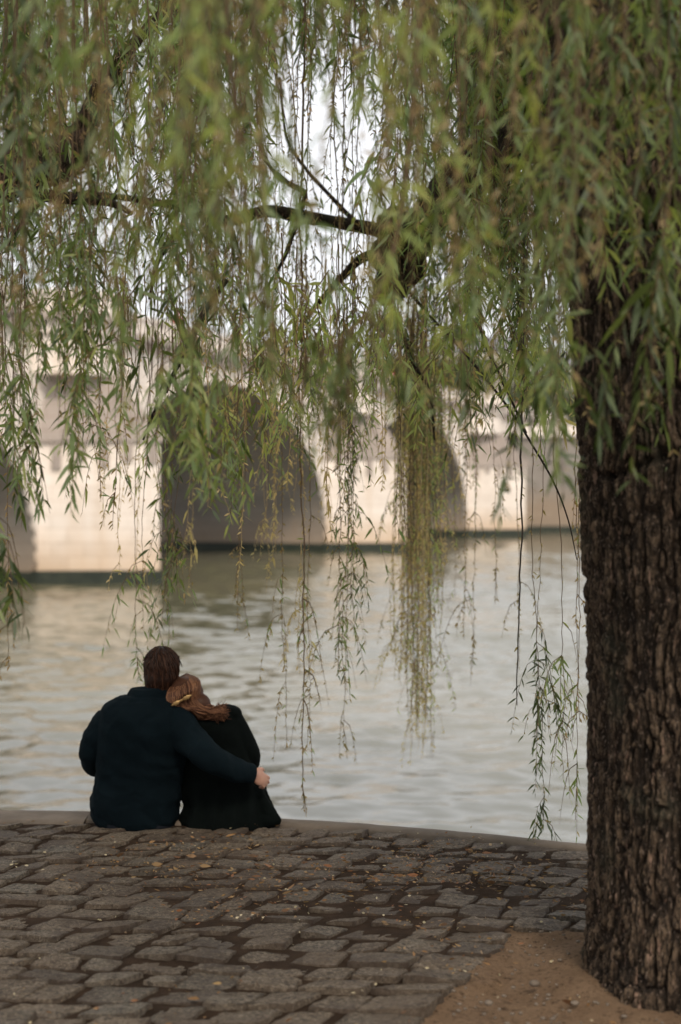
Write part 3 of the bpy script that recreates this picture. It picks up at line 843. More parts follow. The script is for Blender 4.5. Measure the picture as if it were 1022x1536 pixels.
def limb_mesh(name, pts, rads, root, n=None, sides=48, disp=0.02, mat='bark2', lumps=0.0, seed=0):
    path = resample(pts, n or 60); rad = np.interp(np.linspace(0, 1, len(path)), np.linspace(0, 1, len(rads)), rads)
    G = tube_grid(path, rad, sides)
    C = path[:, None]
    h = bark_height(G * 1.0, max(0.25, rads[0] / 0.36)) if disp else np.zeros(G.shape[:2])
    lump = fbm(G * 3.5 + seed, 3, seed) - 0.5
    d = (G - C); k = 1 + (disp * (h - 0.5) / rad[:, None]) + lumps * lump
    G = C + d * k[..., None]
    mb = MB(); mb.grid(G, close_u=True, cap=True)
    a = np.concatenate([np.clip(h, 0, 1).ravel(), [0.5, 0.5]])
    return mb.build(name, M[mat], root, attrs={'ridge': a})

# one hanging shoot: returns tube grids and leaf arrays
class Strand:
    __slots__ = ('tubes', 'lb', 'ld', 'lL', 'lw', 'cb', 'cd', 'cL', 'cw', 'D', 'x', 'style', 'size')

def make_strand(T, L, style, r, rk=1.0, lean=None, leaf0=0.0, leafL=(0.055, 0.10), dens=1.0, sway=0.05):
    s = Strand(); s.style = style
    step = 0.05
    n = max(6, int(L / step))
    t = np.linspace(0, 1, n)
    az = r.uniform(0, 2 * math.pi)
    lean = lean if lean is not None else (r.normal(0, 0.05), r.normal(0, 0.05))
    wob = sway * L
    x = T[0] + lean[0] * L * t + wob * (np.sin(t * r.uniform(2, 5) + az) - math.sin(az)) * t + 0.006 * np.cumsum(r.normal(size=n)) * 0.6
    y = T[1] + lean[1] * L * t + wob * (np.cos(t * r.uniform(2, 5) + az) - math.cos(az)) * t + 0.006 * np.cumsum(r.normal(size=n)) * 0.6
    z = T[2] - L * t
    path = np.stack([x, y, z], -1)
    r0 = {'g': 0.0028, 'n': .0022, 'b': 0.0028, 'y': 0.0030, 't': 0.0045}[style[0]] * r.uniform(0.8, 1.3) * rk
    s.tubes = [(path, np.linspace(r0, 0.0009 * rk, n))]
    paths = [(path, leaf0, 1.0)]
    # side shoots
    ns = r.poisson(L * {'g': 2.2, 'n': 3.0, 'b': 1.6, 'y': 1.2, 't': 0.0}[style[0]])
    for _ in range(ns):
        i = r.integers(int(n * min(0.9, leaf0 * 0.9)), n - 1) if n > 3 else 1
        l2 = r.uniform(0.10, 0.40) * (1.3 if style[0] == 't' else 1)
        l2 = min(l2, L * (1 - t[i]) + r.uniform(.04, .14))
        m = max(4, int(l2 / 0.04)); q = np.linspace(0, 1, m)
        a2 = r.uniform(0, 2 * math.pi); out = l2 * r.uniform(0.25, 0.6)
        p2 = path[i] + np.stack([math.cos(a2) * out * np.sqrt(q), math.sin(a2) * out * np.sqrt(q), -l2 * q ** 1.3], -1)
        s.tubes.append((p2, np.linspace(r0 * 0.55, 0.0007, m))); paths.append((p2, 0.0, 1.0))
    lb, ld, lL, lw, cb, cd, cL, cw = [], [], [], [], [], [], [], []
    for (p, l0, _) in paths:
        seg = np.linalg.norm(np.diff(p, axis=0), axis=1); cum = np.concatenate([[0], np.cumsum(seg)]); tot = cum[-1]
        sp = {'g': 0.021, 'n': .024, 'b': 0.075, 'y': 0.05, 't': 0.09}[style[0]] / dens
        k = int(tot * (1 - l0) / sp)
        if k > 0:
            u = np.sort(r.uniform(l0 * tot, tot, k)) if style[0] != 'g' else np.linspace(l0 * tot, tot, k)
            # clumps and bare stretches
            keep = vnoise(np.stack([u * 3.6 + r.uniform(0, 99), u * 0, u * 0], -1), 3) > (0.40 if style[0] == 'g' else 0.42)
            u = u[keep]; k = len(u)
        if k > 0:
            b = np.stack([np.interp(u, cum, p[:, c]) for c in range(3)], -1)
            a = np.arange(k) * 2.4 + r.uniform(0, 6.28) + r.normal(size=k) * 0.5
            o = np.radians(r.uniform(12, 62, k) + 40 * (r.random(k) > .85))
            d = np.stack([np.cos(a) * np.sin(o), np.sin(a) * np.sin(o), -np.cos(o)], -1)
            lb.append(b); ld.append(d); l_ = r.uniform(leafL[0], leafL[1], k) * (1 - 0.35 * (u / tot) ** 3)
            lL.append(l_); lw.append(l_ * r.uniform(0.065, 0.10, k))
        # spent catkins
        sp = {'g': 0.07, 'n': .08, 'b': 0.018, 'y': 0.026, 't': 0.10}[style[0]]
        k = int(tot / sp)
        if k > 0:
            u = r.uniform(0.02 * tot, tot, k)
            b = np.stack([np.interp(u, cum, p[:, c]) for c in range(3)], -1)
            a = r.uniform(0, 6.28, k); o = np.radians(r.uniform(20, 80, k))
            d = np.stack([np.cos(a) * np.sin(o), np.sin(a) * np.sin(o), -np.cos(o)], -1)
            cb.append(b); cd.append(d); l_ = r.uniform(0.012, 0.032, k); cL.append(l_); cw.append(l_ * r.uniform(.10, .2, k))
    cat = lambda A, sh: np.concatenate(A) if A else np.zeros(sh)
    s.lb, s.ld, s.lL, s.lw = cat(lb, (0, 3)), cat(ld, (0, 3)), cat(lL, 0), cat(lw, 0)
    s.cb, s.cd, s.cL, s.cw = cat(cb, (0, 3)), cat(cd, (0, 3)), cat(cL, 0), cat(cw, 0)
    s.D = T[1]; s.x = T[0]; s.size = L / max(0.5, T[1])
    return s

def strands_mesh(name, strands, root, r, kind=None):
    mb = MB(); nt = 0
    for s in strands:
        for (p, rad) in s.tubes: mb.grid(tube_grid(p, rad, 4), close_u=True)
    V = np.vstack(mb.v); Q = np.vstack(mb.q); nt = len(V)
    sty = [4 if s.style[0] == 'y' else 0 for s in strands for _ in s.tubes]; mi = [np.repeat(sty, [len(q) for q in mb.q])]
    Vs = [V]; Qs = [Q]; Ts = []; tm = []; rn = [np.zeros(nt)]; off = nt
    for key, mat in (('g', 1), ('y', 2), ('c', 3), ('p', 5), ('n', 6)):
        for s in strands:
            if key in 'cp' and (key == 'p') == (s.style[0] == 'y'): a = (s.cb, s.cd, s.cL, s.cw)
            elif key == 'y' and s.style[0] == 'y': a = (s.lb, s.ld, s.lL, s.lw)
            elif key == 'n' and s.style[0] == 'n': a = (s.lb, s.ld, s.lL, s.lw)
            elif key == 'g' and s.style[0] not in 'yn': a = (s.lb, s.ld, s.lL, s.lw)
            else: continue
            if len(a[0]) == 0: continue
            v, q, t = leaves(a[0], a[1], a[2], a[3], r, 0.18)
            Vs.append(v); Qs.append(q + off); Ts.append(t + off); off += len(v)
            base = r.uniform(0, 1); rn.append(np.repeat(np.clip(base * 0.62 + 0.38 * r.random(len(a[0])), 0, 1), 6))
            mi.append(np.full(len(q), mat)); tm.append(np.full(len(t), mat))
    Q = np.vstack(Qs); T = np.vstack(Ts) if Ts else None
    o = mesh_np(name, np.vstack(Vs), Q, T, [M['twig'] if strands[0].style != 't' else M['twigd'], M['leaf'], M['leafy'], M['catkin'], M['twig_pale'], M['catkin_pale'], M['leafn']], root,
                matidx=np.concatenate(mi + tm), attrs={'rnd': np.concatenate(rn)})
    if kind: o['kind'] = kind
    return o

ENV_X = np.array([-300, 0, 60, 120, 165, 200, 235, 262, 330, 385, 420, 450, 500, 545, 580, 620, 660, 700, 760, 810, 860, 900, 960, 1022, 1400])
# how far down the leafy curtain reaches, as a height seen 6 m away
ENV_Y = np.array([520, 500, 470, 455, 400, 300, 380, 490, 500, 460, 380, 130, 90, 150, 380, 470, 490, 500, 510, 500, 430, 300, 320, 360, 520])

def build_willows():
    r = np.random.default_rng(21)
    t1 = empty('willow_tree', (TR[0], TR[1], 0), 'large willow with deeply furrowed dark trunk rooted in the earth patch beside the cobbles', 'tree')
    build_trunk(t1)
    t2o = np.array([-6.5, 6.0, 0.0])
    t2 = empty('willow_tree', t2o, 'willow rooted left of view, its thick dark limb reaching in high above the couple', 'tree')
    t2.name = 'willow_tree.001'
    mb = []
    limb_mesh('trunk', [t2o + (0, 0, -.1), t2o + (0.05, 0, 1.5), t2o + (0.2, .1, 3.2), t2o + (0.3, .3, 5.2)], [0.5, 0.38, 0.34, 0.3], t2, 160, 140, 0.03, 'bark')
    # --- limbs of the big willow
    f1 = P(900, 60, 4.75)
    limb_mesh('limb', [P(985, 120, 4.72), P(905, 20, 4.8), P(800, -160, 5.1), P(600, -420, 5.8), P(300, -560, 7)], [0.27, 0.22, 0.19, 0.15, 0.08], t1, 90, 64, 0.025, 'bark', 0.1)
    limb_mesh('limb', [P(1050, 60, 4.75), P(1080, -100, 4.8), P(1180, -420, 4.9), P(1400, -900, 4.6)], [0.30, 0.26, 0.2, 0.12], t1, 70, 64, 0.025, 'bark', 0.1)
    limb_mesh('limb', [P(960, 260, 4.85), P(860, 190, 5.3), P(760, 215, 6.2), P(690, 275, 7.0), P(640, 335, 7.8), P(600, 392, 8.2), P(583, 446, 8.25)], [0.18, 0.13, 0.11, 0.105, 0.10, 0.115, 0.085], t1, 110, 48, 0.02, 'bark2', 0.35, 4)
    # sawn stub on the drooping limb
    mb_ = MB(); c = P(578, 448, 8.16); mb_.tube([c + (0, 0.0, 0.10), c + (0, -.02, 0.0), c + (0, -.035, -.035)], [0.075, 0.07, 0.03], 18); mb_.build('cut_stub', M['cut'], t1)
    # knobbly burls
    for (px, py, D, rr_) in ((590, 345, 8.1, .10), (612, 395, 8.15, .11), (575, 380, 8.2, .085)):
        m = MB(); m.ell(P(px, py, D), (rr_, rr_ * .9, rr_ * 1.25), nu=40, nv=26)
        V = m.v[0]; cc = P(px, py, D); V[:] = cc + (V - cc) * (1 + 0.5 * (fbm(V * 14, 4, 3) - 0.5))[:, None]
        o = m.build('burl', M['bark2'], t1, attrs={'ridge': fbm(V * 30, 3, 2) * 0.6})
    # the thin curved branch that runs left from the burl, and its forks
    br = [([P(600, 360, 8.1), P(560, 345, 8.0), P(500, 334, 8.0), P(450, 326, 7.9), P(400, 318, 7.9), P(340, 332, 7.9), P(270, 312, 8.0), P(200, 300, 8.1), P(120, 292, 8.2), P(60, 300, 8.2)], [.050, .040, .036, .036, .032, .028, .024, .02, .016, .012]),
          ([P(600, 385, 8.1), P(548, 386, 8.0), P(515, 415, 8.0), P(492, 440, 8), P(466, 470, 8), P(440, 520, 8)], [.04, .03, .024, .02, .014, .008]),
          ([P(452, 327, 7.9), P(440, 352, 7.8), P(428, 385, 7.8), P(414, 412, 7.8)], [.017, .014, .012, .007]),
          ([P(448, 325, 7.9), P(457, 292, 7.8), P(430, 275, 7.8), P(405, 250, 7.8), P(390, 215, 7.8)], [.018, .016, .016, .012, .009]),
          ([P(540, 342, 8.0), P(500, 300, 8.2), P(455, 250, 8.4), P(430, 205, 8.6), P(420, 120, 8.8)], [.016, .012, .012, .01, .009]),
          ([P(270, 345, 7.5), P(250, 372, 7.5), P(235, 400, 7.5), P(225, 450, 7.5)], [.02, .018, .014, .008]),
          ([P(600, 420, 8.1), P(640, 470, 7.8), P(680, 510, 7.4), P(720, 558, 7.0), P(765, 615, 6.6), P(800, 670, 6.3), P(830, 722, 6.1), P(852, 778, 6.0), P(866, 840, 5.9)], [.012, .009, .008, .007, .006, .005, .004, .003, .002]),
          ([P(572, 420, 8.1), P(595, 480, 8.2), P(620, 545, 8.3), P(645, 590, 8.4), P(652, 660, 8.4)], [.014, .013, .012, .011, .007]),
          ([P(340, 420, 6.0), P(300, 480, 6), P(272, 540, 6), P(240, 600, 6.0), P(215, 660, 6.0)], [.012, .011, .010, .008, .004]),
          ([P(310, 470, 6.2), P(290, 505, 6.2), P(262, 560, 6.2), P(250, 590, 6.2)], [.010, .009, .008, .005]),
          ([P(700, 430, 7), P(730, 520, 6.9), P(762, 590, 6.8), P(790, 650, 6.8)], [.010, .009, .007, .004])]
    for p, rad in br:
        limb_mesh('branch', p, rad, t1, 60, 10, 0.0, 'bark2', 0.4, int(rad[0] * 1e4) % 17)
    # the heavy limb of the left willow
    limb_mesh('limb', [t2o + (0.25, .25, 4.2), P(-900, 180, 6.6), P(-400, 330, 7.2), P(-80, 285, 7.4), P(40, 250, 7.4), P(95, 238, 7.4), P(125, 205, 7.4), P(150, 150, 7.5), P(210, 60, 7.6), P(320, -60, 7.8)],
              [.24, .2, .17, .15, .135, .115, .07, .035, .025, .015], t2, 140, 40, 0.02, 'bark2', 0.35, 8)
    for p, rad in [([P(20, 270, 7.4), P(60, 292, 7.3), P(110, 300, 7.3), P(165, 305, 7.3), P(200, 322, 7.3)], [.05, .035, .028, .022, .012]),
                   ([P(110, 220, 7.4), P(160, 110, 7.2), P(240, 40, 7.1), P(330, -30, 7)], [.03, .022, .016, .012]),
                   ([P(60, 280, 7.3), P(40, 330, 7.2), P(25, 350, 7.2), P(10, 380, 7.2)], [.025, .018, .014, .008])]:
        limb_mesh('branch', p, rad, t2, 50, 10, 0.0, 'bark2', 0.4, 3)
    # boughs of both trees above the curtain
    for k in range(26):
        x0 = -7 + 14.5 * r.random(); y0 = r.uniform(0.5, 12); z = 3.4 + 0.32 * y0 + r.uniform(0.2, 0.9)
        tt = t1 if x0 > -3 else t2
        S = np.array([TR[0], TR[1], 3.9]) if tt is t1 else t2o + (0.3, .3, 4.6)
        E = np.array([x0, y0, z])
        if np.linalg.norm(E - S) < 1.5: continue
        if E[2] < CAMH + 0.36 * y0 + 0.25: E[2] = CAMH + 0.36 * y0 + 0.4
        mid1 = S * .66 + E * .34 + (0, 0, .7); mid2 = S * .33 + E * .67 + (0, 0, .6)
        limb_mesh('branch', [S, mid1, mid2, E], [.09, .06, .035, .015], tt, 40, 10, 0.0, 'bark2', 0.3, k)

    S1 = []
    def put(px, D, ybot, style='g', ytop=None, **kw):
        """a shoot hanging at that bearing and distance, its foot at ybot"""
        top = CAMH + 0.355 * D + r.uniform(0.05, 0.5) if ytop is None else P(px, ytop, D)[2]
        bot = P(px, ybot, D)[2]
        L = top - bot
        if L < 0.15: return
        T = np.array([(px - 511) / F * D, D, top])
        S1.append(make_strand(T, L, style, r, **kw))
    env = lambda x: np.interp(x, ENV_X, ENV_Y)
    # near layer, strongly out of focus
    for (px, D, yb, st, n, jit) in [(585, 2.6, 175, 'n', 3, 14), (600, 2.8, 320, 'b', 3, 30), (330, 2.3, 230, 'n', 3, 25), (350, 2.6, 400, 'g', 3, 40), (300, 2.5, 330, 'n', 3, 30), (200, 2.7, 560, 'n', 2, 8),
                                    (250, 2.9, 470, 'b', 3, 40), (130, 2.7, 400, 'b', 2, 30), (60, 2.7, 440, 'b', 1, 30), (385, 2.7, 270, 'b', 4, 14), (655, 2.7, 380, 'b', 4, 30), (700, 2.8, 470, 'n', 3, 25), (760, 3.0, 430, 'b', 3, 30),
                                    (560, 2.6, 400, 'b', 2, 14), (480, 2.7, 90, 'g', 3, 30), (310, 2.9, 560, 'b', 2, 30), (820, 3.0, 560, 'g', 2, 20), (30, 2.5, 200, 'g', 2, 30), (640, 2.9, 480, 'n', 2, 25), (110, 3.0, 320, 'g', 3, 30),
                                    (470, 3.0, 80, 'b', 4, 40), (900, 2.9, 380, 'b', 3, 30), (990, 3.0, 400, 'g', 2, 20), (880, 3.1, 260, 'g', 3, 40), (780, 2.9, 250, 'n', 2, 30)]:
        for _ in range(n):
            put(px + r.normal(0, jit), D * r.uniform(.92, 1.12), yb + r.normal(0, 30), st, dens=0.8, leafL=(0.05, 0.085))
    # near tips that come down bare and end in a leafy tuft
    for (px, D, yb, L) in [(395, 3.0, 560, .35), (822, 3.3, 700, .45), (700, 3.4, 560, .4), (280, 4.0, 700, .45), (292, 4.2, 720, .3), (345, 4.5, 712, .3),
                           (90, 4.6, 640, .5), (110, 4.7, 600, .6), (135, 4.6, 560, .5), (165, 4.6, 700, .5), (15, 4.6, 740, .5), (35, 4.8, 745, .4), (8, 4.4, 900, .12)]:
        top = CAMH + 0.355 * D + r.uniform(.05, .5); bot = P(px, yb, D)[2]; l0 = 1 - L / (top - bot)
        for _ in range(2):
            put(px + r.normal(0, 6), D, yb + r.normal(0, 12), 'g', leaf0=max(0.0, l0), dens=1.15, leafL=(0.06, 0.10), sway=0.01, lean=(r.normal(0, .01), 0))
    # a near twig that crosses low through the gap and carries its own tufts
    for pts in ([P(640, -120, 3.2), P(622, 120, 3.2), P(600, 330, 3.2), P(560, 455, 3.15), P(500, 520, 3.1), P(455, 545, 3.1)], [P(330, -140, 2.9), P(352, 150, 2.9), P(380, 380, 2.95), P(415, 500, 3.0)]):
        limb_mesh('branch', pts, [.006, .006, .005, .004, .003, .0015], t1, 60, 8, 0.0, 'twig', 0.2, 2)
    for (px, yt, yb, D) in [(455, 535, 650, 3.1), (478, 525, 640, 3.1), (500, 515, 600, 3.1), (525, 495, 700, 3.1), (548, 470, 620, 3.15), (560, 455, 560, 3.2), (470, 530, 600, 3.1), (512, 510, 660, 3.1), (412, 490, 560, 3.0), (395, 450, 560, 3.0), (540, 480, 560, 3.1)]:
        for _ in range(2): put(px + r.normal(0, 4), D, yb + r.normal(0, 12), 'g', ytop=yt, dens=1.1, leafL=(.05, .085), sway=.05, lean=(r.normal(0, .25), r.normal(0, .2)))
    # in front of the trunk, nearly in focus
    for (px, yb, st) in [(940, 620, 'n'), (965, 690, 'n'), (985, 720, 'g'), (1005, 735, 'g'), (1018, 690, 'g'), (1030, 720, 'g'), (890, 590, 'n'), (870, 490, 'g'), (975, 620, 'b'), (1010, 600, 'b'), (880, 440, 'b'), (1000, 560, 'n'), (1040, 640, 'g'), (955, 420, 'n'), (840, 560, 'g'), (820, 600, 'g'), (1060, 700, 'g')]:
        put(px, r.uniform(3.6, 4.15), yb, st, dens=1.0, leafL=(0.07, 0.125))
    # main curtain
    def curtain(n, D0, D1, x0, x1, dy, sd, mix, gap=1.0, **kw):
        for _ in range(n):
            px = r.uniform(x0, x1); D = r.uniform(D0, D1)
            e = env(px) + dy + r.normal(0, sd)
            if 398 < px < 568 and r.random() > gap * .4: continue
            if 165 < px < 245 and r.random() > gap * 1.4: continue
            st = r.choice(list(mix), p=list(mix.values()))
            put(px, D, e, st, **kw)
    curtain(75, 3.4, 5.4, -260, 1350, -40, 90, dict(g=.62, b=.38), .12, leafL=(.07, .12), dens=.9)
    curtain(125, 5.0, 7.6, -260, 1300, 0, 70, dict(g=.66, b=.34), .12, leafL=(.045, .105), sway=.07)
    curtain(150, 7.2, 11.5, -200, 1000, 20, 60, dict(g=.6, b=.2, y=.2), .14, leafL=(.05, .09))
    # dark mass high on the right, in front of and behind the trunk
    curtain(170, 4.9, 9.0, 700, 1080, -70, 90, dict(g=.95, b=.05), 1, dens=1.6)
    for _ in range(70): put(r.uniform(385, 600), r.uniform(4.5, 11), r.uniform(20, 185), r.choice(['g', 'g', 'b']), dens=1.3, sway=.08, lean=(r.normal(0, .1), 0))
    curtain(75, 5.0, 9.0, -100, 330, -60, 90, dict(g=.8, b=.2), .8, dens=1.1)
    # thick young growth that closes the crown higher up
    for _ in range(440):
        px = r.uniform(-150, 1050); D = r.uniform(7.5, 12.5); e = env(px)
        if 165 < px < 245 and r.random() > .2: continue
        if 385 < px < 580: continue
        yb = min(e - 30, r.uniform(20, 460)); yt = yb - r.uniform(180, 380)
        put(px, D, yb, 'g', ytop=yt, dens=1.5, leafL=(.06, .10), sway=.08, lean=(r.normal(0, .12), r.normal(0, .12)))
    # shoots hanging from the branch across the bright gap
    for _ in range(36):
        px = r.uniform(300, 620); put(px, 7.9 + r.normal(0, .2), r.uniform(430, 640), r.choice(['g', 'b', 'y']), ytop=330 + r.normal(0, 8), dens=.7, leaf0=r.uniform(0, .5))
    for _ in range(40):
        px = r.uniform(380, 620); put(px, r.uniform(6.5, 9), r.uniform(560, 680), r.choice(['g', 'y']), ytop=r.uniform(440, 510), dens=1.0, leafL=(.05, .09))
    for _ in range(14):
        px = r.uniform(380, 580); put(px, r.uniform(6.5, 9), r.uniform(280, 520), 'b', dens=.5)
    # the bright band of young sprays between the branch and the parapet
    for _ in range(75):
        px = r.uniform(400, 860); D = r.uniform(5, 8.5); yt = r.uniform(400, 500)
        put(px, D, yt + r.uniform(70, 170), 'n', ytop=yt, dens=.9, leafL=(.06, .10), sway=.12, lean=(r.normal(0, .35), r.normal(0, .2)))
    for _ in range(34):      # sprays over the open arch
        px = r.uniform(232, 455); D = r.uniform(5.8, 8.5); yt = r.uniform(430, 600)
        put(px, D, yt + r.uniform(60, 150), r.choice(['n', 'g', 'g']), ytop=yt, dens=.9, leafL=(.05, .095), sway=.12, lean=(r.normal(0, .35), r.normal(0, .2)))
    for _ in range(40):
        px = r.uniform(-40, 380); D = r.uniform(5.5, 10); yt = r.uniform(250, 420)
        put(px, D, yt + r.uniform(60, 170), r.choice(['n', 'g', 'g', 'g']), ytop=yt, dens=1.1, leafL=(.05, .095), sway=.12, lean=(r.normal(0, .4), r.normal(0, .3)))
    # fringe below the curtain
    def fringe(n, x0, x1, y0, y1, D0, D1, mix, l0=(.5, .85), **kw):
        for _ in range(n):
            px = r.uniform(x0, x1); yb = r.uniform(y0, y1); put(px, r.uniform(D0, D1), yb, r.choice(list(mix)), ytop=min(yb - 120, r.uniform(330, 500)), leaf0=r.uniform(*l0), sway=.015, lean=(r.normal(0, .015), r.normal(0, .02)), **kw)
    fringe(7, -20, 50, 560, 740, 5, 6.5, 'g', dens=.8)
    fringe(12, 60, 230, 560, 760, 5.5, 8, 'gyb', dens=.5)
    fringe(10, 235, 300, 560, 700, 6, 8.5, 'gg', dens=.9)
    fringe(20, 290, 450, 580, 780, 6, 9, 'ggy', dens=.8)
    fringe(20, 440, 600, 660, 800, 6, 9, 'gy', dens=.5)
    fringe(16, 690, 865, 540, 690, 5, 8, 'gy', dens=.6)
    fringe(8, 160, 460, 760, 900, 6.5, 8.5, 'y', dens=.4)
    fringe(5, 228, 262, 800, 960, 7, 8, 'g', l0=(.8, .9), dens=.5)
    # long single shoots over the water
    for (px, D, yb, st, l0, dn) in [(458, 7.2, 1215, 'b', .45, .9), (464, 7.3, 1100, 'b', .8, .4), (452, 7.3, 1130, 'b', .8, .6), (512, 7.4, 1040, 'g', .75, .7), (503, 7.4, 1010, 'b', .7, .6), (793, 6.2, 1055, 't', .97, .2), (818, 6.4, 1170, 'g', .88, .8),
                                     (812, 6.4, 1255, 'g', .86, 1.3), (826, 6.5, 1090, 'g', .90, .8), (866, 6.4, 1230, 'g', .92, .5), (24, 6.8, 1000, 'b', .97, .3), (538, 7.2, 890, 'g', .80, 1.0), (530, 7.2, 905, 'g', .86, 1.0),
                                     (206, 7.5, 1015, 'g', .93, .9), (244, 7.4, 960, 'g', .86, .6), (435, 7.8, 1010, 'y', .9, .8), (520, 7.9, 1120, 'b', .7, .2), (370, 7.6, 945, 'b', .75, .3), (700, 8.2, 960, 'b', .5, .5), (712, 8.4, 1000, 'b', .7, .4), (735, 8, 900, 'b', .7, .3),
                                     (770, 7.8, 1010, 'b', .6, .2), (590, 7.9, 900, 'y', .6, .4), (840, 6.3, 1080, 'b', .7, .5), (415, 7.7, 830, 'y', .7, .5), (195, 7.3, 860, 'y', .7, .5), (150, 7.3, 790, 'y', .7, .5)]:
        put(px, D, yb, st, leaf0=l0, dens=dn, rk=(2.4 if px in (458, 793) else 1.2), sway=.006, lean=(r.normal(0, .006), 0), leafL=(.04, .075))
    # the dense golden tress
    for _ in range(72):
        u = r.normal(0, 1)
        yb = 1185 - abs(u) ** 1.3 * 120 - r.exponential(130)
        D = 8.9 + r.normal(0, .28)
        px = 630 + u * 23 + (46 if yb < 930 else 0) * r.random()
        y0 = r.uniform(380, 520)
        put(px, D, max(700, yb), r.choice(['y', 'y', 'n', 'b']), ytop=y0, dens=.55, leafL=(.03, .06), sway=.006, lean=(r.normal(-.004, .006), 0))
    for _ in range(22):
        put(r.uniform(600, 700), 8.8 + r.normal(0, .3), r.uniform(650, 830), 'g', ytop=r.uniform(420, 560), dens=.7, sway=.03, leafL=(.04, .07))
    # split between the trees; the hundred that show largest are parts of their own
    for tree, sel in ((t1, [s for s in S1 if not (s.x < -1.2 and s.D > 5.0)]), (t2, [s for s in S1 if (s.x < -1.2 and s.D > 5.0)])):
        sel.sort(key=lambda s: -s.size)
        lim = 96 if tree is t1 else 40
        for s in sel[:lim]: strands_mesh('hanging_shoot', [s], tree, r)
        if sel[lim:]: strands_mesh('crown', sel[lim:], tree, r, kind='stuff')
    print('strands', len(S1), 'leaves', sum(len(s.lL) + len(s.cL) for s in S1))
    # unseen crown leaves added overhead and behind the camera to shade the foreground
    for tree, cs, n in ((t1, [((1.0, 1.0, 7.0), (6.5, 6.5, 2.0)), ((1.5, 6.5, 7.6), (5.0, 4.0, 1.8)), ((0, -4.5, 5.0), (7, 2.5, 2.8))], 10000), (t2, [((-6.5, 5.5, 7.6), (4.5, 5, 2.2))], 2500)):
        Vs, Qs, Ts, rn, off = [], [], [], [], 0
        for c, s in cs:
            m = n // len(cs); ncl = 130
            cc = r.normal(size=(ncl, 3)); cc /= np.linalg.norm(cc, axis=1)[:, None]; cc = cc * r.random((ncl, 1)) ** .45 * np.array(s) + np.array(c)
            ci = r.integers(0, ncl, m); b = cc[ci] + r.normal(size=(m, 3)) * .42
            ok = b[:, 2] > np.where(b[:, 1] > 0, CAMH + .36 * b[:, 1] + .7, 2.6); b = b[ok]; ci = ci[ok]; m = len(b)
            a = r.uniform(0, 6.28, m); o = np.radians(r.uniform(20, 80, m)); d = np.stack([np.cos(a) * np.sin(o), np.sin(a) * np.sin(o), -np.cos(o)], -1)
            v, q, t = leaves(b, d, r.uniform(.18, .32, m), r.uniform(.035, .06, m), r)
            Vs.append(v); Qs.append(q + off); Ts.append(t + off); off += len(v); rn.append(np.repeat(r.random(m), 6))
        o = mesh_np('crown', np.vstack(Vs), np.vstack(Qs), np.vstack(Ts), M['leaf'], tree, attrs={'rnd': np.concatenate(rn)}); o['kind'] = 'stuff'
        o.name = 'added_shade_crown'

def build_litter():
    r = np.random.default_rng(44)
    n = 6500
    x = np.concatenate([r.uniform(-2.6, 2.0, n // 2), r.normal(0.1, .55, n // 2)]); y = np.concatenate([r.uniform(3.6, 6.85, n // 2), r.normal(5.9, .45, n // 2)])
    k = fbm(np.stack([x * 2.2, y * 2.2, x * 0], -1), 3, 4) > r.uniform(.40, .66, n)
    k &= (y < edge(x) - .1) & (np.hypot(x - TR[0], y - TR[1]) > .48); x, y = x[k], y[k]; n = len(x)
    z = np.where(in_pit(x, y), 0.005, 0.014) + r.uniform(0, .006, n)
    a = r.uniform(0, 6.28, n); d = np.stack([np.cos(a), np.sin(a), r.uniform(-.05, .3, n)], -1)
    L = r.uniform(.007, .028, n) * np.where(r.random(n) > .93, 1.9, 1.0)
    V, Q, T = leaves(np.stack([x, y, z], -1), d, L, L * r.uniform(.06, .22, n), r, 0.0)
    o = mesh_np('leaf_litter', V, Q, T, M['litter'], attrs={'rnd': np.repeat(r.random(n), 6)})
    tag(o, 'scattered brown willow catkins and dead leaves lying between the cobbles', 'leaf litter', kind='stuff')
    n = 160; x = r.uniform(-2, 1.4, n); y = r.uniform(4, 6.7, n); a = r.uniform(0, 6.28, n); d = np.stack([np.cos(a), np.sin(a), r.uniform(0, .2, n)], -1)
    V, Q, T = leaves(np.stack([x, y, np.full(n, .016)], -1), d, r.uniform(.008, .02, n), r.uniform(.002, .005, n), r, 0)
    o = mesh_np('pale_petals', V, Q, T, M['palelitter'], attrs={'rnd': np.repeat(r.random(n), 6)})
    tag(o, 'tiny pale petals and chips sprinkled over the dark cobbles', 'petals', kind='stuff')

def build_pebbles():
    r = np.random.default_rng(9)
    mb = MB(); c = 0
    while c < 260:
        a, b = r.uniform(0.0, 1.4), r.uniform(-1.3, -0.02)
        p = C0 + E1 * a + E2 * b
        if math.hypot(p[0] - TR[0], p[1] - TR[1]) < .43: continue
        s = r.uniform(.003, .008) * (2.2 if r.random() > .94 else 1)
        mb.ell((p[0], p[1], .012 + s * .3), (s * r.uniform(.8, 1.5), s, s * .7), None, 7, 5); c += 1
    o = mb.build('gravel', M['coping']); tag(o, 'small pebbles scattered over the bare earth at the foot of the trunk', 'gravel', kind='stuff')
# ================================================================== PEOPLE
def loft(mb, secs, n=40, p=2.4):
    """secs: (py, pxL, pxR, D, depth half, [tilt]) rings, closed"""
    G = []
    th = np.linspace(0, 2 * math.pi, n, endpoint=False)
    cs, sn = np.cos(th), np.sin(th)
    ex = np.sign(cs) * np.abs(cs) ** (2 / p); ey = np.sign(sn) * np.abs(sn) ** (2 / p)
    for s in secs:
        py, a, b, D, dh = s[:5]
        c = P((a + b) / 2, py, D); w = (b - a) / 2 / F * D
        G.append(np.stack([c[0] + w * ex, c[1] + dh * ey, np.full(n, c[2])], -1))
    mb.grid(np.array(G), close_u=True, cap=True)

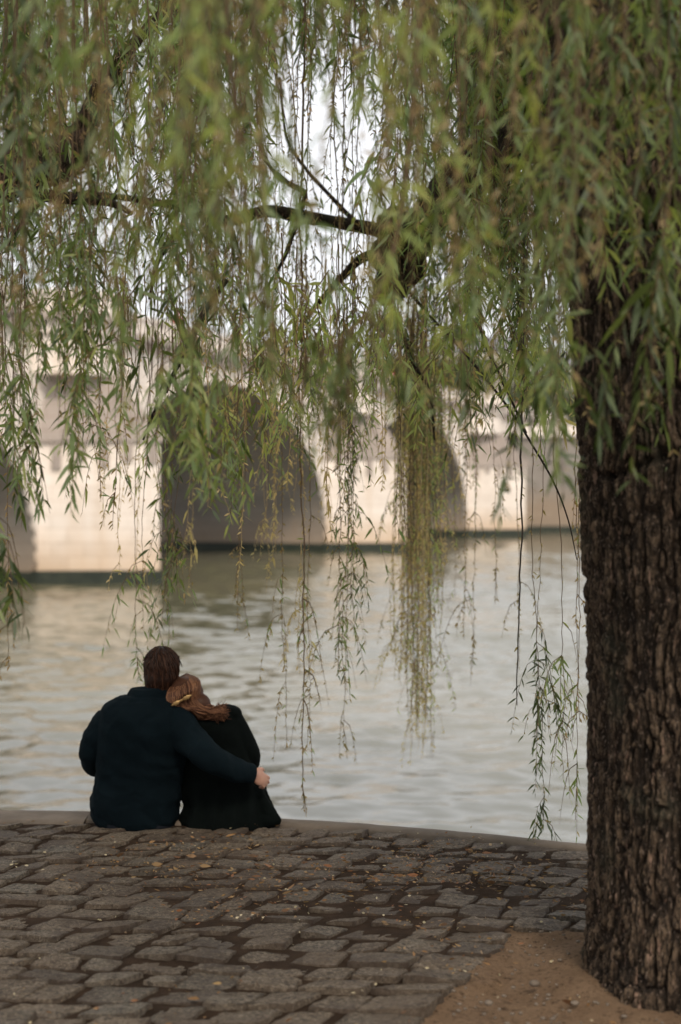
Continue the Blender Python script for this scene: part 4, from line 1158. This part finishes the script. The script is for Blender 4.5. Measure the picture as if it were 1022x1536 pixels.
def remesh(mb, name, mat, parent, voxel=0.006, smooth=6, disp=None, attrs=None):
    """fuse the shapes in mb into one continuous skin"""
    tmp = mb.build('tmp', None, None)
    m = tmp.modifiers.new('r', 'REMESH'); m.mode = 'VOXEL'; m.voxel_size = voxel; m.adaptivity = 0
    s = tmp.modifiers.new('s', 'SMOOTH'); s.factor = 0.5; s.iterations = smooth
    dg = bpy.context.evaluated_depsgraph_get(); ev = tmp.evaluated_get(dg); me = ev.to_mesh()
    V = np.empty(len(me.vertices) * 3); me.vertices.foreach_get('co', V); V = V.reshape(-1, 3)
    Nn = np.empty(len(me.vertices) * 3); me.vertices.foreach_get('normal', Nn); Nn = Nn.reshape(-1, 3)
    np_ = len(me.polygons); Q, T = [], []
    lt = np.empty(np_, int); me.polygons.foreach_get('loop_total', lt); lv = np.empty(len(me.loops), int); me.loops.foreach_get('vertex_index', lv)
    ls = np.empty(np_, int); me.polygons.foreach_get('loop_start', ls)
    q = ls[lt == 4]; t = ls[lt == 3]
    Q = lv[q[:, None] + np.arange(4)]; T = lv[t[:, None] + np.arange(3)] if len(t) else None
    ev.to_mesh_clear(); V = V + tmp_loc(tmp); tmesh = tmp.data
    bpy.data.objects.remove(tmp); bpy.data.meshes.remove(tmesh)
    if disp is not None: V = V + Nn * disp(V, Nn)[:, None]
    return mesh_np(name, V, Q, T, mat, parent)

def tmp_loc(o): return np.array(o.location)

def folds(amp, sc, sx=1, sz=1, seed=0):
    def f(V, Nn):
        q = V * np.array([sx, sx, sz]) * sc
        w = fbm(q + 3 * (fbm(V * 4, 2, seed + 9) - .5)[:, None], 3, seed)
        rg = 1 - np.abs(2 * w - 1)
        return amp * (rg - 0.6) + amp * 0.4 * (fbm(V * 26, 3, seed + 4) - 0.5)
    return f

def hair_strands(name, curves, rad, mat, parent, r, sides=5):
    mb = MB(); rn = []
    for c in curves:
        p = resample(c, 12); k = len(p); t = np.linspace(0, 1, k)
        G = tube_grid(p, rad * r.uniform(.7, 1.3) * (0.55 + 0.9 * np.sin(np.pi * np.clip(t * .9 + .05, 0, 1))) + 1e-4, sides)
        mb.grid(G, close_u=True, cap=True); rn.append(np.full(k * sides + 2, r.random()))
    return mb.build(name, mat, parent, attrs={'rnd': np.concatenate(rn)})

def hand(mb, wrist, palm_dir, back, L=0.19, curl=0.5, thumb_side=1, spread=0.10):
    """palm + four bent fingers + thumb. palm_dir: wrist->fingers, back: out of the back of the hand"""
    d = np.array(palm_dir, float); d /= np.linalg.norm(d); bk = np.array(back, float); bk -= d * bk.dot(d); bk /= np.linalg.norm(bk)
    s = np.cross(d, bk) * thumb_side
    w = np.array(wrist, float)
    pl = L * 0.52
    R = np.stack([s, d, bk], 1)
    mb.ell(w + d * pl * .55, (L * .215, pl * .56, L * .085), R, 24, 16)
    mb.ell(w + d * pl * .1, (L * .15, pl * .35, L * .10), R, 20, 12)
    for i, (off, ln) in enumerate(((.155, .40), (.055, .45), (-.045, .42), (-.14, .33))):
        b = w + d * pl * (.94 - .05 * abs(i - 1)) + s * L * off
        dd = d + s * spread * off * 4; dd /= np.linalg.norm(dd)
        pts = [b - dd * L * .12]; p = b; ang = curl * .35
        for seg, fr in enumerate((.45, .30, .25)):
            pts.append(p.copy())
            q = dd * math.cos(ang) - bk * math.sin(ang); p = p + q * L * ln * fr; ang += curl * (0.9 + .1 * i)
        pts.append(p)
        mb.tube(resample(pts, 16), np.linspace(L * .048, L * .036, 16), 10); mb.ell(p, (L * .037,) * 3, None, 10, 8)
    t0 = w + d * pl * .2 + s * L * .14; t1 = t0 + d * L * .14 + s * L * .11 - bk * L * .03; t2 = t1 + d * L * .14 + s * L * .03 - bk * L * .05
    mb.tube(resample([t0, t1, t2], 12), np.linspace(L * .066, L * .043, 12), 10); mb.ell(t2, (L * .044,) * 3, None, 10, 8)

def face(mb, c, fwd, up, w, h, dpt):
    """skull with brow, nose, lips, chin, ears; c centre"""
    f = np.array(fwd, float); f /= np.linalg.norm(f); u = np.array(up, float); u -= f * u.dot(f); u /= np.linalg.norm(u); s = np.cross(f, u)
    R = np.stack([s, f, u], 1); q = lambda a, b, e: c + s * a + f * b + u * e
    mb.ell(q(0, -.01, .015), (w, dpt, h * .80), R, 32, 22)
    mb.ell(q(0, dpt * .30, -h * .35), (w * .76, dpt * .66, h * .62), R, 28, 18)
    mb.ell(q(0, dpt * .62, -h * .78), (w * .36, dpt * .26, h * .2), R, 16, 10)
    mb.tube([q(0, dpt * .93, h * .12), q(0, dpt * 1.08, -h * .08), q(0, dpt * 1.16, -h * .22)], [w * .11, w * .14, w * .20], 10)
    mb.ell(q(0, dpt * .98, -h * .46), (w * .28, w * .12, h * .06), R, 12, 8)
    mb.ell(q(0, dpt * .86, h * .18), (w * .62, w * .16, h * .07), R, 14, 8)
    for k in (-1, 1):
        mb.ell(q(k * w * .38, dpt * .86, h * .04), (w * .17, w * .10, h * .07), R, 12, 8)
        mb.ell(q(k * w * 1.0, -dpt * .02, -h * .08), (w * .09, dpt * .17, h * .24), R, 12, 10)

def build_man():
    r = np.random.default_rng(5)
    o = empty('person', (*P(205, 1243, 6.80)[:2], 0.0), 'seated person in a dark navy knitted sweater, one arm round the person beside them', 'person', 'couple sitting on the quay edge')
    # --- body, one continuous figure from head to feet
    b = MB()
    hc = P(242, 1007, 6.93)
    face(b, hc, (0.10, 1, -0.12), (0.20, 0, 1), .073, .114, .090)
    b.tube(resample([P(226, 1062, 6.86), P(233, 1040, 6.89), P(239, 1018, 6.93)], 12), [.066, .058, .057, .056, .055, .054, .054, .054, .054, .053, .05, .05], 16)
    loft(b, [(1238, 152, 258, 6.86, .10), (1215, 148, 262, 6.86, .115), (1180, 158, 258, 6.85, .10), (1130, 158, 262, 6.83, .10), (1090, 160, 268, 6.82, .10), (1068, 172, 268, 6.83, .085), (1055, 196, 250, 6.85, .06)])
    armL = [P(166, 1082, 6.83), P(146, 1108, 6.84), P(137, 1134, 6.88), P(146, 1150, 7.02), P(168, 1158, 7.16)]
    armR = [P(264, 1084, 6.80), P(284, 1108, 6.72), P(316, 1139, 6.62), P(350, 1155, 6.66), P(382, 1163, 6.72)]
    b.tube(resample(armL, 24), np.linspace(.052, .028, 24), 14)
    b.tube(resample(armR, 24), np.linspace(.052, .027, 24), 14)
    hand(b, armL[-1], (.6, .6, -.35), (-.2, .2, 1), .185, .5, 1)
    hand(b, P(379, 1161, 6.715), (0.62, .55, -.55), (0.55, -.80, .22), .172, .75, -1, .12)
    for px, kx in ((176, 172), (236, 232)):
        hip = P(px, 1222, 6.88); knee = P(kx, 1226, 7.33); knee[2] = .10; ank = np.array([knee[0] - .01, 7.40, -.36]); toe = ank + (0.0, .18, -.08)
        b.tube(resample([hip, knee], 14), np.linspace(.088, .058, 14), 16)
        b.tube(resample([knee, knee * .5 + ank * .5 + (0, -.02, 0), ank], 16), np.linspace(.058, .04, 16), 14)
        b.tube(resample([ank, ank + (0, .07, -.05), toe], 10), [.04, .042, .042, .04, .04, .04, .038, .036, .032, .025], 12)
    remesh(b, 'body', M['skin'], o, .0042, 5)
    # --- sweater
    s = MB()
    loft(s, [(1247, 158, 252, 6.86, .10), (1241, 146, 260, 6.86, .135), (1228, 139, 266, 6.86, .152), (1206, 136, 267, 6.855, .155), (1196, 137, 272, 6.85, .150), (1175, 143, 272, 6.845, .140), (1150, 146, 276, 6.835, .135), (1120, 147, 280, 6.82, .135),
             (1095, 148, 284, 6.81, .135), (1078, 150, 282, 6.81, .128), (1064, 153, 276, 6.82, .112), (1053, 164, 268, 6.83, .088), (1046, 180, 258, 6.845, .070)], 56, 2.3)
    loft(s, [(1056, 186, 262, 6.84, .075), (1047, 190, 259, 6.85, .070), (1040, 193, 257, 6.855, .066), (1034, 197, 254, 6.865, .062)], 40, 2.1)
    s.tube(resample(armL, 30), np.interp(np.linspace(0, 1, 30), [0, .2, .5, .75, .93, 1], [.074, .068, .058, .050, .040, .036]), 18)
    aR = armR[:-1] + [P(378, 1162, 6.712)]
    s.tube(resample([P(240, 1075, 6.80)] + aR, 36), np.interp(np.linspace(0, 1, 36), [0, .2, .42, .6, .8, .93, 1], [.07, .084, .074, .063, .055, .046, .043]), 20)
    def sf(V, Nn):
        base = folds(.020, 5.5, 1, .8, 3)(V, Nn)
        # soft drag folds below the shoulder blades and at the elbow
        dr = .0025 * np.sin((V[:, 2] * 1.0 + .5 * V[:, 0] + .25 * fbm(V * 5, 2, 7)) * 52) * sstep(.05, .35, .55 - np.abs(V[:, 2] - .22))
        return base + dr
    sw = remesh(s, 'sweater', M['sweater'], o, .0058, 5, sf)
    cf = MB(); p = resample([P(366, 1159, 6.69), P(379, 1162, 6.713)], 8); cf.tube(p, [.044, .0465, .0475, .0475, .0475, .047, .046, .043], 24); remesh(cf, 'cuff', M['sweater'], sw, .004, 2)
    # --- trousers
    t = MB()
    loft(t, [(1247, 156, 256, 6.88, .13), (1240, 147, 262, 6.88, .158), (1226, 142, 264, 6.88, .162), (1212, 148, 258, 6.88, .14)], 40, 2.6)
    for px, kx in ((176, 172), (236, 232)):
        hip = P(px, 1220, 6.90); knee = P(kx, 1226, 7.33); knee[2] = .11; ank = np.array([knee[0] - .01, 7.40, -.30])
        t.tube(resample([hip, knee], 14), np.linspace(.104, .074, 14), 18)
        t.tube(resample([knee, knee * .5 + ank * .5 + (0, -.02, 0), ank], 16), np.linspace(.074, .062, 16), 18)
    remesh(t, 'trousers', M['denim'], o, .008, 5, folds(.010, 8, 1, 1, 5))
    for kx in (172, 232):
        a = P(kx, 1226, 7.40); m = MB(); a[2] = -.40
        m.tube(resample([a + (0, -.06, 0), a + (0, .04, -.01), a + (0, .13, -.02), a + (0, .22, -.03)], 14), [.04, .046, .05, .048, .046, .046, .046, .047, .048, .048, .046, .042, .034, .02], 16)
        remesh(m, 'shoe', M['shoe'], o, .006, 4)
    # --- hair: a cap with locks laid over it
    up = np.array([.12, 0, 1]); up /= np.linalg.norm(up)
    h = MB(); h.ell(hc + (0.002, -.010, .022), (.080, .099, .093), None, 36, 26); h.ell(hc + (0.0, -.036, -.030), (.077, .080, .086), None, 30, 20)
    h.ell(hc + (-.004, -.044, -.072), (.067, .056, .064), None, 26, 18)
    hr = remesh(h, 'hair', M['hair_man'], o, .005, 3, lambda V, Nn: .006 * (fbm(V * np.array([38, 38, 11]), 3, 5) - .5))
    at = hr.data.attributes.new('rnd', 'FLOAT', 'POINT'); Vh = np.empty(len(hr.data.vertices) * 3); hr.data.vertices.foreach_get('co', Vh)
    at.data.foreach_set('value', (0.3 * fbm(Vh.reshape(-1, 3) * np.array([60, 60, 10]), 3, 5)).astype(np.float32))
    C = []
    crown = hc + np.array([.015, -.03, .112])
    for i in range(1500):
        a = r.uniform(0, 2 * math.pi); l = r.uniform(.4, 1.5)
        rx, ry, rz = .082 * r.uniform(.97, 1.05), .103 * r.uniform(.97, 1.05), .098 * r.uniform(.97, 1.06)
        cc = hc + np.array([.002, -.012, .020]); pts = []
        st = r.uniform(.05, 2.0); en = st + l * .8
        for t_ in np.linspace(st, min(en, 2.55 if math.sin(a) < .3 else 1.2), 6):
            aa = a + .25 * (t_ - st)
            pt = np.array([rx * math.sin(t_) * math.cos(aa), ry * math.sin(t_) * math.sin(aa), rz * math.cos(t_)])
            if t_ > 1.5: pt[2] = -rz * (t_ - 1.57) * 1.5; pt[:2] *= 1 - .20 * (t_ - 1.5)
            pts.append(cc + pt)
        C.append(np.array(pts))
    for i in range(620):
        a = r.uniform(math.pi * .97, 2.03 * math.pi); z0, z1 = r.uniform(-.06, .05), r.uniform(-.135, -.07); pts = []
        for q in np.linspace(0, 1, 6):
            z = z0 + (z1 - z0) * q; k = np.interp(z, [-.135, -.09, -.03, .05], [.70, .84, .97, 1.0]) * r.uniform(.985, 1.015)
            aa = a + .12 * q
            pts.append(hc + np.array([.002 + .083 * k * math.cos(aa), -.012 + .105 * k * math.sin(aa), .012 + z]))
        C.append(np.array(pts))
    for p in C:      # tousled
        o_ = (p[-1] - hc); o_ /= np.linalg.norm(o_); k = r.normal(0, .003)
        p += np.linspace(0, 1, len(p))[:, None] ** 2 * (o_ * k + r.normal(size=3) * .005)
    hair_strands('locks', C, .0017, M['hair_man'], hr, r)
    return o

def build_woman():
    r = np.random.default_rng(6)
    o = empty('person', (*P(338, 1243, 6.86)[:2], 0.0), 'seated person in a long black coat with a gold clip in light brown hair', 'person', 'couple sitting on the quay edge')
    b = MB()
    hc = P(282, 1047, 6.88)
    up = np.array([-.42, .05, 1.0]); up /= np.linalg.norm(up)
    face(b, hc, (-.05, 1, -.15), up, .070, .106, .086)
    b.tube(resample([P(306, 1088, 6.90), P(300, 1076, 6.90), P(288, 1056, 6.89)], 12), np.linspace(.052, .046, 12), 16)
    loft(b, [(1238, 290, 392, 6.93, .10), (1212, 288, 394, 6.93, .11), (1170, 300, 372, 6.92, .085), (1130, 292, 366, 6.91, .085), (1098, 286, 362, 6.91, .080), (1082, 296, 346, 6.91, .06)])
    armR = [P(346, 1086, 6.90), P(364, 1112, 6.90), P(375, 1137, 6.94), P(368, 1148, 7.08), P(345, 1152, 7.20)]
    armL = [P(290, 1094, 6.92), P(280, 1130, 6.95), P(282, 1156, 7.02), P(300, 1160, 7.16), P(318, 1164, 7.24)]
    b.tube(resample(armR, 24), np.linspace(.044, .023, 24), 14); b.tube(resample(armL, 24), np.linspace(.044, .023, 24), 14)
    hand(b, armR[-1], (-.7, .5, -.2), (0, .3, 1), .165, .5, -1); hand(b, armL[-1], (.5, .6, -.3), (0, .2, 1), .165, .5, 1)
    for px, kx in ((314, 318), (366, 372)):
        hip = P(px, 1222, 6.95); knee = P(kx, 1226, 7.36); knee[2] = .095; ank = np.array([knee[0], 7.40, -.33]); toe = ank + (0, .15, -.08)
        b.tube(resample([hip, knee], 14), np.linspace(.078, .052, 14), 16); b.tube(resample([knee, ank], 16), np.linspace(.052, .034, 16), 14)
        b.tube(resample([ank, ank + (0, .06, -.05), toe], 10), np.linspace(.036, .024, 10), 12)
    remesh(b, 'body', M['skin'], o, .0045, 5)
    # coat
    s = MB()
    loft(s, [(1249, 280, 402, 6.90, .15), (1243, 273, 410, 6.90, .18), (1234, 271, 411, 6.90, .185), (1222, 273, 410, 6.91, .18), (1205, 277, 404, 6.92, .165), (1196, 272, 400, 6.92, .155), (1185, 264, 395, 6.92, .145), (1165, 262, 386, 6.92, .130), (1140, 262, 377, 6.915, .125),
             (1112, 262, 372, 6.91, .120), (1092, 264, 368, 6.905, .110), (1078, 276, 362, 6.905, .098), (1069, 304, 356, 6.905, .078), (1062, 322, 352, 6.905, .056)], 56, 2.2)
    # hem that spills out on the stones
    mbp = [(1238, 395), (1234, 410), (1236, 416)]
    s.tube(resample([P(376, 1230, 6.84), P(402, 1233, 6.80), P(419, 1233.5, 6.78)], 12), np.linspace(.045, .006, 12), 12)
    s.tube(resample([P(382, 1200, 6.88), P(402, 1220, 6.83), P(419, 1232, 6.78)], 12), np.linspace(.055, .007, 12), 12)
    s.tube(resample(armR, 30), np.interp(np.linspace(0, 1, 30), [0, .2, .5, .75, 1], [.070, .055, .049, .044, .036]), 18)
    s.ell(P(350, 1071, 6.90), (.042, .06, .036)); s.ell(P(338, 1069, 6.90), (.05, .06, .034))
    s.tube(resample(armL, 30), np.interp(np.linspace(0, 1, 30), [0, .2, .5, .75, 1], [.066, .055, .049, .044, .036]), 18)
    for px, kx in ((314, 318), (366, 372)):
        hip = P(px, 1220, 6.97); knee = P(kx, 1224, 7.36); knee[2] = .10; ank = np.array([knee[0], 7.41, -.22])
        s.tube(resample([hip, knee], 14), np.linspace(.10, .085, 14), 18); s.tube(resample([knee, ank], 16), np.linspace(.085, .10, 16), 18)
    s.tube(resample([P(345, 1224, 7.36) * (1, 1, 0) + (0, 0, .09), P(345, 1224, 7.41) * (1, 1, 0) + (0, 0, -.2)], 8), np.linspace(.08, .10, 8), 14)
    def cf(V, Nn):
        fl = .010 * np.sin(np.arctan2(V[:, 0] + .52, -(V[:, 1] - 7.0)) * 17 + 2 * fbm(V * 5, 2, 3)) * sstep(.30, .02, V[:, 2])
        return folds(.018, 5.0, 1, .7, 13)(V, Nn) + fl
    remesh(s, 'coat', M['coat'], o, .0058, 5, cf)
    for kx in (318, 372):
        a = P(kx, 1226, 7.42); a[2] = -.38; m = MB()
        m.tube(resample([a + (0, -.05, 0), a + (0, .04, -.01), a + (0, .18, -.03)], 12), [.034, .04, .043, .042, .04, .04, .041, .042, .042, .038, .03, .018], 16)
        remesh(m, 'shoe', M['shoe'], o, .006, 4)
    # hair swept from the crown to the gathered end on her right shoulder
    h = MB()
    sd = np.cross(up, (0, 1, 0)); R = np.stack([sd / np.linalg.norm(sd), np.array([0, 1.0, 0]), up], 1)
    h.ell(hc + up * .018 + np.array([0, -.012, 0]), (.083, .097, .088), R, 36, 26)
    h.ell(P(297, 1058, 6.83), (.062, .055, .058), R, 24, 16); h.ell(P(308, 1069, 6.82), (.046, .045, .034), R, 24, 16)
    hr = remesh(h, 'hair', M['hair_woman'], o, .005, 4, lambda V, Nn: .003 * (fbm(V * 40, 3, 5) - .5))
    at = hr.data.attributes.new('rnd', 'FLOAT', 'POINT'); Vh = np.empty(len(hr.data.vertices) * 3); hr.data.vertices.foreach_get('co', Vh)
    at.data.foreach_set('value', (0.25 * fbm(Vh.reshape(-1, 3) * 50, 3, 5)).astype(np.float32))
    C = []
    top = hc + up * .10
    end0 = P(324, 1070, 6.80)
    for i in range(1300):
        ph = r.uniform(-1.75, 1.75)                       # around the back of the head, left to right
        # start near the parting on top, run over the back, converge to the tail
        a0 = hc + R @ np.array([.03 * math.sin(ph), .05 - .03 * math.cos(ph), .108]) 
        rad = r.uniform(.985, 1.05)
        m1 = hc + up * .012 + np.array([0, -.012, 0]) + R @ (np.array([.085 * math.sin(ph), -.099 * math.cos(ph * .8), .045]) * rad)
        m2 = hc + up * .012 + np.array([0, -.012, 0]) + R @ (np.array([.084 * math.sin(ph * .8) + .02, -.098 * math.cos(ph * .55), -.022]) * rad)
        m3 = P(304 + 7 * math.sin(ph) + r.normal(0, 2), 1068 - 7 * math.sin(ph) + r.normal(0, 2), 6.775 + .02 * abs(ph) + r.normal(0, .006))
        e = end0 + r.normal(size=3) * (.010, .010, .010)
        e2 = e + np.array([.028 + r.normal(0, .010), r.normal(0, .008), .004 + r.normal(0, .016)])
        pts = [a0, m1, m2, m3, e, e2] if r.random() < .62 else [a0, m1, m2, (m2 + m3) / 2 + (0, -.006, 0)]
        C.append(np.array(pts))
    for i in range(60):    # lighter loose locks above the tail
        q = r.random()
        C.append(np.array([P(285 + 8 * q, 1046 + 6 * r.random(), 6.775), P(300 + 5 * q, 1058 + 5 * r.random(), 6.765), P(314, 1066 + 4 * r.random(), 6.765), P(327 + 4 * q, 1064 + 6 * r.random(), 6.765), P(334 + r.normal(0, 2), 1062 + 9 * r.random(), 6.765)]))
    hair_strands('locks', C, .0016, M['hair_woman'], hr, r)
    # the clip: two lobed metal leaves on a pin
    g = MB()
    A, Bq = P(257, 1059, 6.745), P(287, 1043, 6.745); d = (Bq - A); L = np.linalg.norm(d); d /= L; nr = np.array([-d[2], 0, d[0]])
    def lobe(c0, c1, w):
        t = np.linspace(0, 1, 15); prof = w * np.sin(np.pi * np.clip(t, .04, .97)) ** .7 * (1 + .16 * np.sin(t * 22))
        G = []
        for k, tt in enumerate(t):
            c = c0 * (1 - tt) + c1 * tt + np.array([0, -.007 * math.sin(math.pi * tt), 0])
            G.append([c + nr * prof[k] * math.cos(a) + np.array([0, 1, 0]) * .0028 * math.sin(a) for a in np.linspace(0, 2 * math.pi, 12, endpoint=False)])
        g.grid(np.array(G), close_u=True, cap=True)
    mid = A + d * L * .5
    lobe(mid + d * .002, Bq, .0105); lobe(mid - d * .002, A, .010)
    g.ell(mid + (0, -.006, 0), (.006, .005, .006), None, 12, 8)
    g.tube([A - d * .004 + (0, .003, 0), Bq + d * .002 + (0, .003, 0)], .0016, 8)
    g.build('hair_clip', M['gold'], o)
    return o

def pedestrian(u, v, hgt, top, lab, facing, stride, r):
    """a passer-by on the deck"""
    base = B(u, v, ZC - .05).reshape(3); k = hgt / 1.75
    o = empty('person', base, lab, 'person', 'people crossing the bridge')
    f = BT * facing; f3 = np.array([f[0], f[1], 0]); s3 = np.array([f[1], -f[0], 0])
    q = lambda a, b_, z: base + (s3 * a + f3 * b_ + np.array([0, 0, z])) * k
    b = MB(); R = np.stack([s3, f3, (0, 0, 1.0)], 1)
    face(b, q(0, .02, 1.63), f3, (0, 0, 1), .075 * k, .115 * k, .095 * k)
    b.tube([q(0, 0, 1.40), q(0, .01, 1.58)], .055 * k, 10)
    b.tube([q(0, 0, .88), q(0, 0, 1.15), q(0, 0, 1.42)], [.13 * k, .12 * k, .14 * k], 14)
    arms, legs = [], []
    for sg in (-1, 1):
        arm = [q(sg * .19, 0, 1.40), q(sg * .24, -sg * stride * .4, 1.12), q(sg * .23, -sg * stride * .4 + .12, .90)]
        leg = [q(sg * .09, 0, .90), q(sg * .095, sg * stride * .5 + .04, .48), q(sg * .095, sg * stride, .06)]
        arms.append(arm); legs.append(leg)
        b.tube(resample(arm, 12), np.linspace(.045, .028, 12) * k, 10); b.tube(resample(leg, 12), np.linspace(.08, .042, 12) * k, 10)
        b.tube([leg[-1] + (0, 0, -.01), leg[-1] + f3 * .17 * k - (0, 0, .02)], [.04 * k, .03 * k], 8)
        hand(b, arm[-1], (f3 * .3 - (0, 0, 1)), s3 * sg, .17 * k, .4, -sg)
    remesh(b, 'body', M['skin'], o, .011, 2)
    j = MB(); j.tube(resample([q(0, 0, .80), q(0, 0, 1.1), q(0, 0, 1.36), q(0, 0, 1.47)], 14), np.interp(np.linspace(0, 1, 14), [0, .4, .8, 1], [.17, .16, .17, .08]) * k, 16)
    for a in arms: j.tube(resample(a[:2] + [a[2] + (0, 0, .02)], 12), np.linspace(.07, .05, 12) * k, 10)
    remesh(j, 'jacket', M[top], o, .014, 3, folds(.008, 7))
    t = MB()
    for l in legs: t.tube(resample([q(0, 0, .93) * .3 + l[0] * .7, l[1], l[2] + (0, 0, .02)], 12), np.linspace(.11, .06, 12) * k, 12)
    remesh(t, 'trousers', M['cloth_trouser'], o, .014, 2)
    h = MB(); h.ell(q(0, -.01, 1.66), (.086 * k, .105 * k, .10 * k), R, 20, 14); h.ell(q(0, -.05, 1.58), (.07 * k, .05 * k, .08 * k), R, 16, 10)
    hh = remesh(h, 'hair', M['hair_man'], o, .012, 1, lambda V, Nn: .01 * (fbm(V * 30, 2, 1) - .5))

def build_people():
    build_man(); build_woman()
    r = np.random.default_rng(2)
    def uat(px, v):
        k = (px - 511) / F
        return (k * (BO[1] + v * BN[1]) - (BO[0] + v * BN[0])) / (BT[0] - k * BT[1])
    for (px, v, hg, m, lab, fc, st) in [(267, -.9, 1.78, 'cloth_red', 'passer-by in a red jacket on the bridge, nearest of the walkers, above the first arch', 1, .22),
                                        (355, -1.0, 1.72, 'cloth_orange', 'passer-by in an orange jacket on the bridge over the middle of the first open arch', -1, .2),
                                        (587, -1.0, 1.76, 'cloth_coral', 'passer-by in a coral jacket on the bridge, just left of the golden willow tress', 1, .2),
                                        (640, -1.1, 1.7, 'cloth_orange', 'passer-by in an orange jacket on the bridge, above the second open arch', -1, .18),
                                        (762, -1.0, 1.8, 'cloth_teal', 'passer-by in a teal jacket on the bridge above the far pier', 1, .2),
                                        (774, -1.6, 1.7, 'cloth_red', 'passer-by in a red jacket on the bridge, farthest one, beside the teal jacket', 1, .2),
                                        (748, -1.4, 1.74, 'cloth_white', 'passer-by in a white jacket on the bridge, just left of the teal jacket', -1, .2)]:
        pedestrian(uat(px, v), v, hg, m, lab, fc, st, r)
build_sky(); build_sun(); build_camera()
build_ground(); build_setts(); build_quay_edge(); build_water(); build_bridge(); build_far_bank()
build_people()
build_willows(); build_litter(); build_pebbles()
